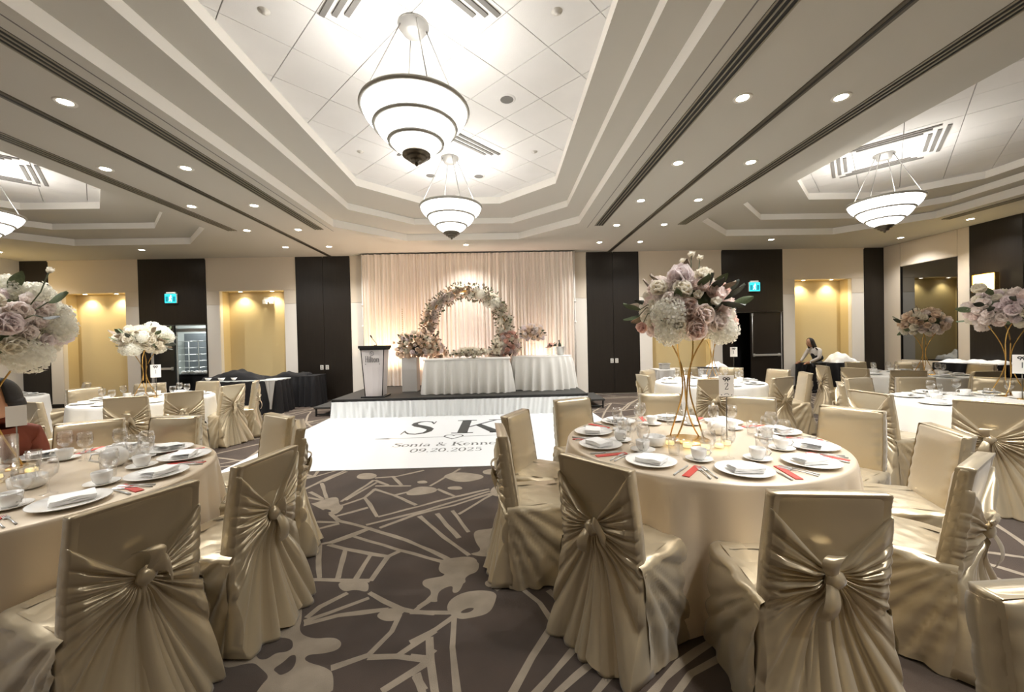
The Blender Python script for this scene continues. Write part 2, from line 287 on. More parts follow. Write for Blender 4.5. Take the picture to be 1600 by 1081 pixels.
# tracks, slot diffusers
for n, x in enumerate((T1L, T1R)):
    t = thing('divider_track', 'bronze folding-wall track across the ceiling, %s of the stage' % ('left', 'right')[n], 'track', (x, 0, ZC))
    obj('track_channel', (MB().box(-.045, .045, YN, YB-.03, -.016, .0), M['track']), t); obj('track_slot', (MB().box(-.012, .012, YN, YB-.03, -.019, -.0155), M['slotdark']), t)
def slot(x, y0, y1, lab):
    t = thing('slot_diffuser', lab, 'air vent', (x, 0, ZC))
    obj('backing', (MB().box(-.085, .085, y0, y1, -.006, 0), M['slotdark']), t)
    for k in range(4): obj('slot_fin', (MB().box(-.085+k*.052, -.071+k*.052, y0, y1, -.014, -.005), M['slotfin']), t)
slot(-3.64, .2, 8.15, 'linear ceiling slot vent left of the central lamps'); slot(2.05, .2, 8.15, 'linear ceiling slot vent right of the central lamps')
slot(-5.36, .2, 8.15, 'linear ceiling slot vent beside the left tray'); slot(3.78, .2, 8.15, 'linear ceiling slot vent beside the right tray')
slot(9.28, .2, 8.05, 'linear ceiling slot vent near the right wall')
for n, x in enumerate((-3.42, 1.84)):
    o = struct('trim_%d' % (n+1), (MB().box(x-.005, x+.005, YN, 8.3, ZC-.004, ZC), M['tilegap']))
# ceiling air diffusers: nested slots on two sides of each canopy
PEND = [(-.70, 3.465, 3.49), (-.71, 5.94, 3.49), (5.92, 5.97, 3.50), (-7.52, 5.94, 3.50)]
PN = ['large bowl pendant, nearest of the two over the aisle', 'bowl pendant over the aisle, farther one near the stage', 'bowl pendant hanging in the right ceiling tray', 'bowl pendant at the left edge in the left tray']
for n, (x, y, z) in enumerate(PEND):
    t = thing('ceiling_diffuser', 'white square air diffuser with nested slots around '+['the nearest pendant', 'the second aisle pendant', 'the right tray pendant', 'the left tray pendant'][n], 'air vent', (x, y, ZT))
    for k in range(3):
        q = .47+.085*k
        for sgn in (1, -1):
            for s2 in ((-1, 1) if n > 1 else (-1,)):
                a, b = (0.05*sgn, s2*(q*2**.5-.05)), (sgn*(q*2**.5-.05)*.86, s2*.1)
                d = Vector((b[0]-a[0], b[1]-a[1])).normalized()*1; nn = Vector((-d.y, d.x))*.021
                obj('slot', (MB().prism([(a[0]+nn.x, a[1]+nn.y), (a[0]-nn.x, a[1]-nn.y), (b[0]-nn.x, b[1]-nn.y), (b[0]+nn.x, b[1]+nn.y)], -.012, .004), M['tilegap']), t)
def cone(r0, z0, r1, z1, bulge=.02, n=7):
    return [(r0+(r1-r0)*i/n+bulge*sin(pi*i/n), z0+(z1-z0)*i/n) for i in range(n+1)]
RR = .455
tier = [MB().lathe(cone(RR-.012, -.005, RR*.76, -.15), 48).mesh('glass_tier', M['frost']), MB().lathe(cone(RR*.76-.012, -.15, RR*.5, -.275), 48).mesh('glass_tier', M['frost']), MB().lathe(cone(RR*.5-.012, -.275, RR*.17, -.375, .03), 48).mesh('glass_tier', M['frost'])]
rings = [MB().lathe([(r-.018, z-.016), (r+.003, z-.018), (r+.010, z), (r+.004, z+.016), (r-.016, z+.014), (r-.018, z-.016)], 56).mesh('metal_ring', M['ringmetal']) for r, z in ((RR, 0), (RR*.77, -.145), (RR*.51, -.27))]
finial = MB().lathe([(.002, -.36), (.10, -.352), (.122, -.372), (.118, -.39), (.086, -.392), (.09, -.402), (.082, -.417), (.055, -.419), (.058, -.428), (.048, -.442), (.014, -.444), (.012, -.45), (.017, -.46), (.009, -.472), (.001, -.474)], 32).mesh('finial', M['bronze'])
for n, (x, y, z) in enumerate(PEND):
    t = thing('pendant_lamp', 'tiered frosted glass '+PN[n], 'pendant lamp', (x, y, z), rz=.12)
    for m_, g_ in zip(tier, rings): obj('metal_ring', g_, obj('glass_tier', m_, t))
    obj('finial', finial, t); h = ZT-z
    obj('canopy', (MB().lathe([(.001, h-.005), (.13, h-.004), (.132, h-.02), (.095, h-.028), (.092, h-.075), (.001, h-.078)], 36), M['metal']), t)
    for k in range(4):
        a = k*pi/2+.3; obj('rod', (MB().tube([(RR*.96*cos(a), RR*.96*sin(a), .0), (.11*cos(a), .11*sin(a), h-.02)], .006, 6), M['metal']), t)
    light('pendant_bulb', 'POINT', (0, 0, .06), K_PEND, (1, .99, .985), .12, parent=t)
# recessed downlights
dl_ring = MB().lathe([(.055, -.001), (.075, -.008), (.085, -.006), (.088, 0)], 24).mesh('trim_ring', M['plastic']); dl_lens = MB().lathe([(.0005, -.003), (.055, -.003)], 20).mesh('lens', M['lens'])
ORD = ['first', 'second', 'third', 'fourth', 'fifth', 'sixth', 'seventh', 'eighth', 'ninth']
def downlight(x, y, lab, k=1.):
    t = thing('recessed_downlight', lab, 'downlight', (x, y, ZC), group='recessed ceiling downlights')
    obj('trim_ring', dl_ring, t); obj('lens', dl_lens, t)
    light('downlight_beam', 'SPOT', (0, 0, -.02), K_SPOT*k, (1, .985, .965), .05, spot=R(125), blend=.9, parent=t)
for x, nm in ((-4.06, 'right of the left divider track'), (-5.08, 'left of the left divider track'), (2.42, 'left of the right divider track'), (3.41, 'right of the right divider track')):
    for i in range(8): downlight(x, 9.58-1.427*i, 'recessed downlight, %s from the stage wall in the row %s' % (ORD[i], nm))
for x, y, l in ((-8.45, 9.62, 'recessed downlight over the left kitchen doorway'), (-.81, 9.61, 'recessed downlight above the floral arch'), (6.64, 9.57, 'recessed downlight over the right exit door'), (9.9, 9.58, 'recessed downlight in the far right corner'), (9.85, 8.08, 'recessed downlight in front of the wall sconce panel'), (-11.7, 9.6, 'recessed downlight in the far left corner')): downlight(x, y, l)
for x, y, l in ((.118, 4.523, 'between the two aisle pendants'), (-1.1, 6.55, 'left of the far aisle pendant'), (-.32, 6.6, 'right of the far aisle pendant')):
    t = thing('ceiling_speaker', 'round white ceiling speaker grille '+l, 'speaker', (x, y, ZT))
    obj('grille', (MB().lathe([(.001, -.006), (.075, -.006)], 24), M['tilegap']), t); obj('rim', (MB().lathe([(.075, -.008), (.095, -.006), (.1, 0)], 24), M['tile']), t)
for x, y, l in ((.519, 3.328, 'right of the nearest pendant'), (.533, 5.775, 'right of the far aisle pendant'), (-1.95, 5.726, 'left of the far aisle pendant'), (-1.88, 3.32, 'left of the nearest pendant')):
    tag(obj('sprinkler_head', (MB().lathe([(.001, -.02), (.02, -.019), (.022, -.008), (.045, -.004), (.047, 0)], 18), M['plastic']), loc=(x, y, ZT)), 'small round sprinkler cover in the ceiling tiles, '+l, 'sprinkler')
# ------------------------------------------------------------------ walls
SEAM = 2.60; ND = .36
wb = MB()
NICH = [(-11.43, -9.81, 2.97), (-7.39, -5.72, 2.965), (4.08, 5.73, 2.965), (8.02, 9.6, 3.0)]
DOOR = [(-9.2, -7.76, 2.1), (6.3, 7.65, 2.13)]
cuts = sorted([(a, b, z) for a, b, z in NICH]+DOOR); x = XL
for a, b, z in cuts:                       # the bare wall around niches and doorways
    wb.box(x, a, YB, YB+.1, 0, ZC); wb.box(a, b, YB, YB+.1, z, ZC); x = b
wb.box(x, XR, YB, YB+.1, 0, ZC)
for a, b, z in NICH:
    y1 = YB+ND
    wb.box(a-.02, b+.02, y1, y1+.05, 0, z+.05, 1); wb.box(a-.06, a, YB+.1, y1, 0, z+.05, 1); wb.box(b, b+.06, YB+.1, y1, 0, z+.05, 1); wb.box(a, b, YB+.1, y1, z, z+.06, 1)
wall_back = struct('wall_back', (wb, M['walllow'], M['niche']))
def panel(x0, x1, z0, z1, m, d=.014):
    g = .003; obj('wall_panel', (MB().bbox(x0+g, x1-g, YB-d, YB-.0005, z0+g, z1-g, .004), M[m]), wall_back)
for x0, x1 in ((XL, -11.75), (9.95, XR)): panel(x0, x1, .1, ZC, 'darkwood', .03)
for xa, xb, s in ((-5.40, -3.98, -4.69), (2.31, 3.73, 3.02)):
    panel(xa, s, .03, ZC, 'darkwood', .03); panel(s, xb, .03, ZC, 'darkwood', .03)
for xa, xb, da, db, z in ((-9.46, -7.73, -9.2, -7.76, 2.1), (6.0, 7.68, 6.3, 7.65, 2.13)):
    panel(xa, da, 0, z, 'darkwood', .03); panel(xa, xb, z, ZC, 'darkwood', .03)
    if xb-db > .02: panel(db, xb, 0, z, 'darkwood', .03)
for xa, xb, (na, nb, nz) in zip((-11.75, -7.73, 3.73, 7.68), (-9.46, -5.40, 6.0, 9.95), NICH):
    panel(xa, xb, nz, ZC, 'wallup'); panel(xa, na, SEAM, nz, 'wallup'); panel(nb, xb, SEAM, nz, 'wallup')
    panel(xa, na, 0, SEAM, 'walllow'); panel(nb, xb, 0, SEAM, 'walllow')
for xa, xb in ((-3.98, 2.31),): panel(xa, xb, SEAM, ZC, 'wallup'); panel(xa, xb, 0, SEAM, 'walllow')
struct('trim_3', (MB().box(XL, XR, YB-.025, YB, ZC-.03, ZC), M['wallup']))
for n, (a, b) in enumerate(((-12.45, -11.43), (-9.81, -9.2), (-7.76, -7.39), (-5.72, -5.40), (3.73, 4.08), (5.73, 6.3), (7.65, 8.02), (9.6, 10.5))):
    struct('baseboard_back' if not n else 'baseboard_back_%d' % n, (MB().box(a, b, YB-.038, YB-.031, 0, .1), M['darkdoor']))
for n, (a, b, z) in enumerate(NICH):
    for k in (0, 1):
        xx = a+(b-a)*(.25+.5*k); nm = 'niche downlight, %s half of %s' % (('left', 'right')[k], ('the far left niche', 'the niche behind the black tables', 'the niche right of the stage', 'the niche behind the woman')[n])
        t = thing('niche_downlight', 'small '+nm, 'downlight', (xx, YB+.19, z), group='niche downlights')
        obj('trim_ring', dl_ring, t, sc=.7); obj('lens', dl_lens, t, sc=.7)
        light('niche_beam', 'SPOT', (0, 0, -.02), K_NICHE, (1, .87, .6), .03, spot=R(120), blend=.8, parent=t)
# side and near walls
wall_right = struct('wall_right', (MB().box(XR, XR+.1, YN, YB, 0, ZC), M['walllow']))
def rpanel(y0, y1, z0, z1, m, d=.014): obj('wall_panel', (MB().bbox(XR-d, XR-.0005, y0+.003, y1-.003, z0, z1-.003, .004), M[m]), wall_right)
MZ0, MZ1, MY0, MY1 = .78, 3.22, 8.86, 10.16
rpanel(MY1, YB-.03, 0, ZC, 'wallup'); rpanel(8.62, MY0, 0, ZC, 'wallup'); rpanel(MY0, MY1, MZ1, ZC, 'wallup'); rpanel(MY0, MY1, 0, MZ0, 'wallup')
rpanel(7.7, 8.62, .1, ZC, 'darkwood', .03)
for y in (5.3, 2.9): rpanel(y, y+2.4, 0, SEAM, 'walllow'); rpanel(y, y+2.4, SEAM, ZC, 'wallup')
t = thing('wall_mirror', 'tall smoked wall mirror recessed in the right wall', 'mirror', (XR, (MY0+MY1)/2, MZ0))
obj('mirror_pane', (MB().box(-.009, -.003, -(MY1-MY0)/2+.01, (MY1-MY0)/2-.01, .01, MZ1-MZ0-.01), M['mirror']), t)
for a in (-1, 1): obj('edge_strip', (MB().box(-.016, -.002, a*(MY1-MY0)/2-.008, a*(MY1-MY0)/2+.008, 0, MZ1-MZ0), M['darkdoor']), t)
t = thing('wall_sconce', 'square glowing yellow wall sconce on the dark right wall panel', 'sconce', (XR-.03, 8.28, 2.33))
obj('shade', (MB().bbox(-.10, -.015, -.19, .19, .012, .37, .012), M['sconce']), t); obj('backplate', (MB().box(-.015, 0, -.17, .17, .02, .36), M['gold']), t)
for a in (-1, 1): obj('frame_bar', (MB().box(-.106, -.01, a*.2-.008, a*.2+.008, 0, .385), M['gold']), t)
for z in (0, .375): obj('frame_bar', (MB().box(-.106, -.01, -.2, .2, z, z+.012), M['gold']), t)
light('sconce_glow', 'POINT', (-.16, 0, .3), 9, (1, .8, .42), .08, parent=t)
wall_left = struct('wall_left', (MB().box(XL-.1, XL, YN, YB, 0, ZC), M['walllow']))
for y in (7.6, 5.2, 2.8): obj('wall_panel', (MB().bbox(XL+.0005, XL+.014, y, y+2.39, 0, SEAM-.003, .004), M['walllow']), wall_left); obj('wall_panel', (MB().bbox(XL+.0005, XL+.014, y, y+2.39, SEAM, ZC-.003, .004), M['wallup']), wall_left)
struct('wall_front', (MB().box(XL-.1, XR+.1, YN-.1, YN, 0, ZC), M['wallup']))
t = thing('wall_sconce', 'glowing yellow wall sconce on the left wall at the frame edge', 'sconce', (XL+.02, 9.75, 2.33))
obj('shade', (MB().bbox(.015, .10, -.19, .19, .012, .37, .012), M['sconce']), t); obj('backplate', (MB().box(0, .015, -.2, .2, 0, .385), M['gold']), t)
light('sconce_glow', 'POINT', (.16, 0, .3), 9, (1, .8, .42), .08, parent=t)
# --- wall plates, exit signs, emergency lights
for x, l in ((-4.77, 'left one of the pair on the dark panel left of the stage'), (-4.63, 'right one of the pair on the dark panel left of the stage'), (2.96, 'left one of the pair on the dark panel right of the stage'), (3.09, 'right one of the pair on the dark panel right of the stage')):
    t = thing('wall_plate', 'grey socket plate, '+l, 'wall socket', (x, YB-.03, .9))
    pl_ = obj('plate', (MB().bbox(-.042, .042, -.008, 0, -.06, .06, .003), M['plastic']), t)
    for z in (-.025, .025): obj('socket_face', (MB().bbox(-.02, .02, -.011, -.008, z-.017, z+.017, .0015), M['metal']), pl_)
def exit_sign(x, z, lab):
    t = thing('exit_sign', lab, 'exit sign', (x, YB-.03, z))
    obj('mount', (MB().bbox(-.11, .11, -.06, 0, .125, .165, .006), M['card']), t)
    obj('housing', (MB().bbox(-.155, .155, -.055, -.005, -.125, .125, .008), M['plastic']), t)
    obj('face', (MB().box(-.148, .148, -.0575, -.055, -.118, .118), M['exitgreen']), t)
    p = MB()
    for a in (-.125, .055): p.box(a, a+.07, -.059, -.0575, -.085, .05)
    obj('door_symbol', (p, M['exitdark']), t)
    q = MB(); yv = -.0595
    def seg(a, b, wd):
        d = Vector((b[0]-a[0], b[1]-a[1])).normalized(); n = (-d.y*wd, d.x*wd)
        q.add([(a[0]+n[0], yv, a[1]+n[1]), (b[0]+n[0], yv, b[1]+n[1]), (b[0]-n[0], yv, b[1]-n[1]), (a[0]-n[0], yv, a[1]-n[1])], [(0, 1, 2, 3)])
    q.add([(.012+.017*cos(k*pi/6), yv, .072+.017*sin(k*pi/6)) for k in range(12)], [tuple(range(12))])
    seg((.005, .05), (-.008, -.015), .015); seg((0, .04), (-.035, .012), .007); seg((0, .045), (.035, .02), .007); seg((-.008, -.01), (.022, -.04), .009); seg((.022, -.04), (.018, -.085), .008); seg((-.008, -.01), (-.02, -.05), .009); seg((-.02, -.05), (-.045, -.075), .008)
    obj('running_figure', (q, M['exitwhite']), t)
exit_sign(-8.59, 2.79, 'teal running-man exit sign above the kitchen doorway on the left'); exit_sign(6.86, 2.81, 'teal running-man exit sign above the dark door on the right')
t = thing('emergency_light', 'small twin-head emergency light high in the yellow niche', 'emergency light', (-6.3, YB+ND, 2.72))
obj('body', (MB().bbox(-.13, .13, -.07, 0, -.03, .1, .01), M['plastic']), t)
for a in (-.08, .09): obj('lamp_head', (MB().bbox(a-.055, a+.055, -.13, -.06, -.09, .03, .012), M['card']), t)
# --- left doorway: swung door and the kitchen corridor behind it
kr = MB(); kr.box(-11.6, -6.3, 13.3, 13.4, 0, 3); kr.box(-11.7, -11.6, YB+.45, 13.4, 0, 3); kr.box(-6.3, -6.2, YB+.45, 13.4, 0, 3); kr.box(-11.6, -6.3, YB+.45, 13.3, 2.75, 2.85); kr.box(-11.6, -6.3, YB+.1, 13.3, -.06, 0); kr.box(-11.6, -9.26, YB+.40, YB+.45, 0, 2.9)
kr.box(-9.26, -9.2, YB+.1, YB+.45, 0, 2.9); kr.box(-7.76, -7.7, YB+.1, YB+.45, 0, 2.9); kr.box(-9.2, -7.76, YB+.1, YB+.45, 2.1, 2.2)
struct('wall_kitchen', (kr, M['kwall']))
t = thing('kitchen_ceiling_light', 'bright ceiling light in the kitchen corridor behind the left doorway', 'ceiling light', (-9.2, 12.3, 2.75))
obj('diffuser', (MB().bbox(-.3, .3, -.5, .5, -.05, -.005, .01), M['exitwhite']), t); light('kitchen_glow', 'AREA', (0, 0, -.07), 60, (.95, 1, 1), .6, parent=t)
def door_leaf(name, lab, loc, rz, wd, h, pushx0, pushx1, rod=None, m='darkdoor'):
    t = struct(name, (MB().bbox(0, wd, -.045, 0, .01, h, .004), M[m])); t.location = loc; t.rotation_euler = (0, 0, rz)
    pb = MB().bbox(pushx0, pushx1, -.10, -.065, .93, .985, .006)
    for a in (pushx0, pushx1-.06): pb.bbox(a, a+.06, -.075, -.045, .915, 1.0, .005)
    obj('push_bar', (pb, M['steel']), t)
    if rod is not None: obj('vertical_rod', (MB().tube([(rod, -.07, .95), (rod, -.07, h-.03)], .011, 8).bbox(rod-.02, rod+.02, -.085, -.045, h-.09, h-.02, .004), M['steel']), t)
    return t
door_leaf('door_1', '', (-9.19, YB+.12, 0), R(-14), .70, 2.09, .1, .66, m='black')
door_leaf('door_2', '', (6.80, YB+.06, 0), 0, .84, 2.12, .04, .80, .03)
struct('wall_passage', (MB().box(6.25, 7.7, YB+.62, YB+.66, 0, 2.2).box(6.24, 6.3, YB+.1, YB+.66, 0, 2.2).box(7.65, 7.7, YB+.1, YB+.66, 0, 2.2).box(6.24, 7.7, YB+.1, YB+.66, 2.14, 2.2), M['black']))
# frame of the kitchen opening, trolley rack, shelf
struct('trim_4', (MB().box(-8.95, -8.86, YB+.36, YB+.44, 0, 2.1).box(-8.95, -7.76, YB+.36, YB+.44, 1.93, 2.02), M['card']))
t = thing('tray_rack', 'steel wire tray rack standing in the kitchen corridor', 'rack', (-9.33, 11.62, 0))
for a in (0, .62):
    for b in (0, .45): obj('post', (MB().tube([(a, b, .05), (a, b, 1.68)], .012, 6), M['steel']), t)
for k in range(8):
    z = .35+.19*k; obj('shelf_wire', (MB().tube([(0, 0, z), (.62, 0, z)], .008, 5).tube([(0, .45, z), (.62, .45, z)], .008, 5).tube([(0, 0, z), (0, .45, z)], .008, 5).tube([(.62, 0, z), (.62, .45, z)], .008, 5), M['steel']), t)
t = thing('kitchen_cabinet', 'grey steel cabinet on the wall deep inside the kitchen', 'cabinet', (-10.15, 13.25, .6))
obj('body', (MB().bbox(0, 1.5, -.3, 0, 0, 1.35, .01), M['kdark']), t)
for k in (0, 1): obj('door', (MB().bbox(.03+.74*k, .74+.72*k, -.325, -.3, .04, 1.3, .006), M['kdark']), t); 
t = thing('serving_counter', 'black serving counter in the left doorway with wrapped food', 'counter', (-8.95, YB+.62, 0))
obj('body', (MB().bbox(0, .72, -.12, .3, 0, .74, .01), M['blackcloth']), t); obj('top', (MB().bbox(-.02, .74, -.14, .32, .74, .77, .006), M['black']), t)
for k in range(6):
    m_ = MB().lathe([(.001, 0), (.05, .005), (.062, .04), (.045, .08), (.001, .09)], 12)
    tag(obj('bread_roll', (m_, M['napkin']), loc=(-8.86+.115*k, YB+.6+.03*(k % 2), .77)), 'pale wrapped roll on the black serving counter, %s from left' % ORD[k], 'food', 'rolls on the serving counter')
# ------------------------------------------------------------------ stage
SZ = .38
t = thing('stage_platform', 'low stage platform with dark carpet deck and ruched white skirt', 'stage', (0, 0, 0))
obj('deck', (MB().bbox(-3.47, 1.74, 8.12, 10.6, SZ-.06, SZ, .006), M['stage']), t); obj('deck_edge', (MB().box(-3.475, 1.745, 8.108, 8.122, SZ-.065, SZ-.002), M['stageedge']), t)
rows = []
nx = 420
for iz in range(9):
    f = iz/8; z = (SZ-.055)*(1-f)+.004; row = []
    for ix in range(nx+1):
        x = -3.47+5.21*ix/nx
        g = sin(x*41+sin(x*3.1)*4+f*2.2*sin(x*1.7))*.5+sin(x*67+1.3*sin(x*2.3)+f*3*sin(x*.9+1))*.35+sin(x*23)*.3
        row.append((x, 8.098-(.006+.05*f**1.3)-.026*g*(.55+.6*f), z))
    rows.append(row)
sk = MB().grid(rows); 
for xs, sg in ((-3.475, -1), (1.745, 1)):
    sk.grid([[(xs+sg*(.005+.03*iz/8+.012*sin(iy*1.9)*(.4+iz/8)), 8.1+2.4*iy/60, (SZ-.055)*(1-iz/8)+.004) for iy in range(61)] for iz in range(9)])
obj('stage_skirt', (sk, M['skirt']), t)
for nm, xa, xb, ya, yb in (('left', -3.95, -3.49, 8.35, 9.5), ('right', 1.78, 2.2, 8.5, 9.55)):
    t = thing('stage_step', 'low black stage step at the %s end of the stage' % nm, 'step', (xa, ya, 0))
    obj('tread', (MB().bbox(0, xb-xa, 0, yb-ya, .16, .2, .005), M['stage']), t)
    for a in (.02, xb-xa-.05):
        for b in (.03, yb-ya-.06): obj('leg', (MB().bbox(a, a+.03, b, b+.03, 0, .16, .003), M['black']), t)
    obj('brace', (MB().bbox(.02, xb-xa-.02, .03, .055, .03, .055, .003), M['black']), t)
# backdrop drape on pipe frame
t = thing('backdrop_drape', 'floor length ivory voile backdrop hung behind the stage', 'drape', (0, 0, 0))
nx = 900; rows = []
for iz in range(8):
    z = 3.79-(3.79-SZ-.012)*iz/7; rows.append([(-3.55+5.46*ix/nx, 10.34+.026*sin(ix*.40+1.9*sin(ix*.027))+.020*sin(ix*.17+2*sin(ix*.013))+.01*sin(ix*.071)*(iz/7)+.008*sin(ix*1.1), z) for ix in range(nx+1)])
obj('voile_panel', (MB().grid(rows), M['drape']), t)
obj('top_pipe', (MB().tube([(-3.6, 10.42, 3.80), (1.96, 10.42, 3.80)], .022, 8), M['steel']), t)
for x in (-3.58, 1.94):
    p = MB().tube([(x, 10.4, SZ), (x, 10.4, 3.81)], .02, 8)
    for z in (1.95, 2.5): p.tube([(x, 10.4, z-.03), (x, 10.4, z+.03)], .034, 8)
    obj('upright_pipe', (p, M['card']), t)
for n, (x, y, l) in enumerate(((-3.0, 9.7, 'behind the lectern'), (-2.2, 9.75, 'behind the grey plinth'), (-.85, 9.8, 'behind the head table'), (.95, 10.05, 'behind the round cake table'))):
    t = thing('uplight', 'small black stage uplight %s' % l, 'uplight', (x, y, SZ))
    obj('can', (MB().lathe([(.001, .02), (.06, .02), (.07, .05), (.07, .14), (.062, .14), (.058, .12), (.001, .12)], 20), M['black']), t); obj('base', (MB().bbox(-.08, .08, -.06, .06, 0, .02, .004), M['black']), t)
    light('uplight_beam', 'SPOT', (0, .02, .15), K_UP*(1, 1, .45, 1)[n], ((1, .78, .5), (1, .68, .52), (1, .78, .76), (1, .70, .55))[n], .05, rot=(R(180-9), 0, 0), spot=R(130), blend=.9, parent=t)
# ------------------------------------------------------------------ lettering from strokes
def stroke(mb, pts, wd, z, place):
    n = len(pts); vs = []
    ws = wd if isinstance(wd, (list, tuple)) else [wd]*n
    for i, p in enumerate(pts):
        a, b = pts[max(i-1, 0)], pts[min(i+1, n-1)]; l = hypot(b[0]-a[0], b[1]-a[1]) or 1
        nx_, ny_ = -(b[1]-a[1])/l*ws[i]/2, (b[0]-a[0])/l*ws[i]/2
        vs += [place(p[0]+nx_, p[1]+ny_, z), place(p[0]-nx_, p[1]-ny_, z)]
    mb.add(vs, [(2*i, 2*i+1, 2*i+3, 2*i+2) for i in range(n-1)])
def arc(cx, cy, rx, ry, a0, a1, n=14): return [(cx+rx*cos(R(a0+(a1-a0)*i/n)), cy+ry*sin(R(a0+(a1-a0)*i/n))) for i in range(n+1)]
TK, TN = .13, .05
def swell(n, a=TN, b=TK): return [a+(b-a)*sin(pi*i/(n-1)) for i in range(n)]
def ell(cx, cy, rx, ry): 
    p = arc(cx, cy, rx, ry, 90, 450, 28); return (p, [TN+(TK-TN)*abs(cos(R(90+360*i/28))) for i in range(29)])
def ser(x, y, wd=.2): return ([(x-wd/2, y), (x+wd/2, y)], TN)
SPTS = [(.60, .97), (.585, .74), (.57, .80), (.50, .93), (.36, .985), (.22, .95), (.13, .85), (.13, .74), (.22, .64), (.36, .56), (.50, .46), (.60, .35), (.60, .21), (.52, .08), (.36, .015), (.2, .05), (.10, .17), (.07, .26), (.05, .02)]
SW = [.03, .03, .04, .05, .05, .08, .13, .15, .16, .16, .17, .16, .14, .09, .05, .05, .04, .03, .03]
GL = {
 'S': (.68, [(SPTS, SW)]),
 'K': (.86, [([(.18, 0), (.18, 1)], .16), ser(.18, .98, .34), ser(.18, .02, .34), ([(.24, .42), (.70, .97)], .05), ([(.40, .60), (.72, .02)], [.12, .17]), ser(.70, .98, .26), ser(.74, .02, .26)]),
 'H': (.86, [([(.17, 0), (.17, 1)], TK), ([(.66, 0), (.66, 1)], TK), ([(.17, .52), (.66, .52)], TN), ser(.17, .98, .28), ser(.17, .02, .28), ser(.66, .98, .28), ser(.66, .02, .28)]),
 'o': (.62, [ell(.30, .31, .22, .29)]),
 'n': (.68, [([(.14, 0), (.14, .6)], TK), (arc(.32, .38, .19, .2, 180, 0, 10)+[(.51, 0)], [TN]*6+[TK]*6), ser(.14, .02), ser(.51, .02), ([(.03, .58), (.14, .6)], TN)]),
 'h': (.68, [([(.14, 0), (.14, 1)], TK), (arc(.32, .38, .19, .2, 180, 0, 10)+[(.51, 0)], [TN]*6+[TK]*6), ser(.14, .02), ser(.51, .02), ([(.03, .98), (.14, 1)], TN)]),
 'i': (.32, [([(.15, 0), (.15, .6)], TK), ser(.15, .02), ([(.04, .58), (.15, .6)], TN), ([(.09, .84), (.21, .84)], .13)]),
 'l': (.32, [([(.15, 0), (.15, 1)], TK), ser(.15, .02), ([(.04, .98), (.15, 1)], TN)]),
 'a': (.6, [([(.44, 0), (.44, .42)], TK), (arc(.27, .42, .17, .18, 0, 160, 10), swell(11, TN, TN)), (arc(.26, .17, .17, .15, 60, 300, 12), swell(13)), ([(.44, .03), (.55, .03)], TN)]),
 'e': (.58, [(arc(.29, .31, .21, .29, 0, 320, 20), [TN]*5+swell(12, TN, TK)+[TN]*4), ([(.1, .33), (.5, .33)], TN)]),
 't': (.42, [([(.17, .82), (.17, .14), (.24, .03), (.36, .08)], [TN, TK, TK, TN]), ([(.04, .58), (.36, .58)], TN)]),
 '&': (.86, [([(.74, .52), (.60, .2), (.42, .03), (.22, .03), (.11, .16), (.14, .34), (.36, .54), (.46, .72), (.42, .9), (.31, .97), (.2, .88), (.21, .7), (.36, .44), (.56, .16), (.78, .02)], [TN, TN, TN, .08, TK, .1, TN, .07, .08, TN, .08, .1, TK, TK, TN]), ser(.74, .53)]),
 '0': (.66, [ell(.32, .5, .24, .46)]),
 '9': (.64, [ell(.31, .67, .22, .29), ([(.53, .68), (.52, .4), (.40, .14), (.2, .03), (.1, .1)], [TK, TK, .08, TN, TN])]),
 '2': (.64, [([(.1, .74), (.16, .9), (.32, .97), (.48, .88), (.51, .72), (.4, .48), (.1, .06)], [.09, TN, TN, .1, TK, .1, TN]), ([(.09, .05), (.56, .05)], .1), ([(.53, .05), (.57, .2)], TN)]),
 '5': (.64, [([(.52, .94), (.18, .94)], .09), ([(.17, .94), (.14, .52)], TN), ([(.14, .52), (.3, .6), (.48, .52), (.54, .32), (.46, .1), (.28, .02), (.1, .12)], [TN, TN, .1, TK, .1, TN, .09])]),
 '.': (.3, [([(.09, .06), (.22, .06)], .13)]), ' ': (.34, [])}
def write(mb, text, x0, y0, wide, h, z, place, squeeze=1.):
    tot = sum(GL[c][0] for c in text); sx = wide/tot; x = 0
    for c in text:
        for pts, wd in GL[c][1]:
            ox = x
            stroke(mb, pts, wd, z, lambda px, py, zz, ox=ox: place(x0+(ox+px)*sx, y0+py*h, zz))
        x += GL[c][0]
df = thing('dance_floor', 'glossy white monogrammed vinyl dance floor in front of the stage', 'dance floor', (0, 0, 0))
obj('vinyl_sheet', (MB().prism([(-3.40, 4.73), (1.95, 4.73), (1.80, 8.13), (-3.52, 8.13)], .0015, .006), M['dance']), df)
flat = lambda a, b, z: (a, b, z)
for ch, x0, wd in (('S', -1.72, .52), ('K', -.87, .90)):
    mb = MB(); write(mb, ch, x0, 6.47, wd, 1.06, .0066, flat); obj('monogram_letter', (mb, M['ink']), df)
mb = MB(); write(mb, 'Sonia & Kenneth', -1.62, 5.71, 1.72, .21, .0066, flat); obj('name_lettering', (mb, M['inklight']), df)
mb = MB(); write(mb, '09.20.2025', -1.30, 5.40, 1.0, .19, .0066, flat); obj('date_lettering', (mb, M['inklight']), df)
mb = MB(); stroke(mb, [(-2.0, 6.22), (-.93, 6.25)], .018, .0066, flat); stroke(mb, [(-.66, 6.255), (.3, 6.28)], .018, .0066, flat)
mb.add([(-2.02, 6.215, .0068), (-1.76, 6.18, .0068), (-1.82, 6.225, .0068), (-1.76, 6.265, .0068)], [(0, 1, 2, 3)]); mb.add([(.3, 6.28, .0068), (.12, 6.24, .0068), (.16, 6.275, .0068), (.12, 6.315, .0068)], [(0, 1, 2, 3)])
obj('arrow_line', (mb, M['inklight']), df)
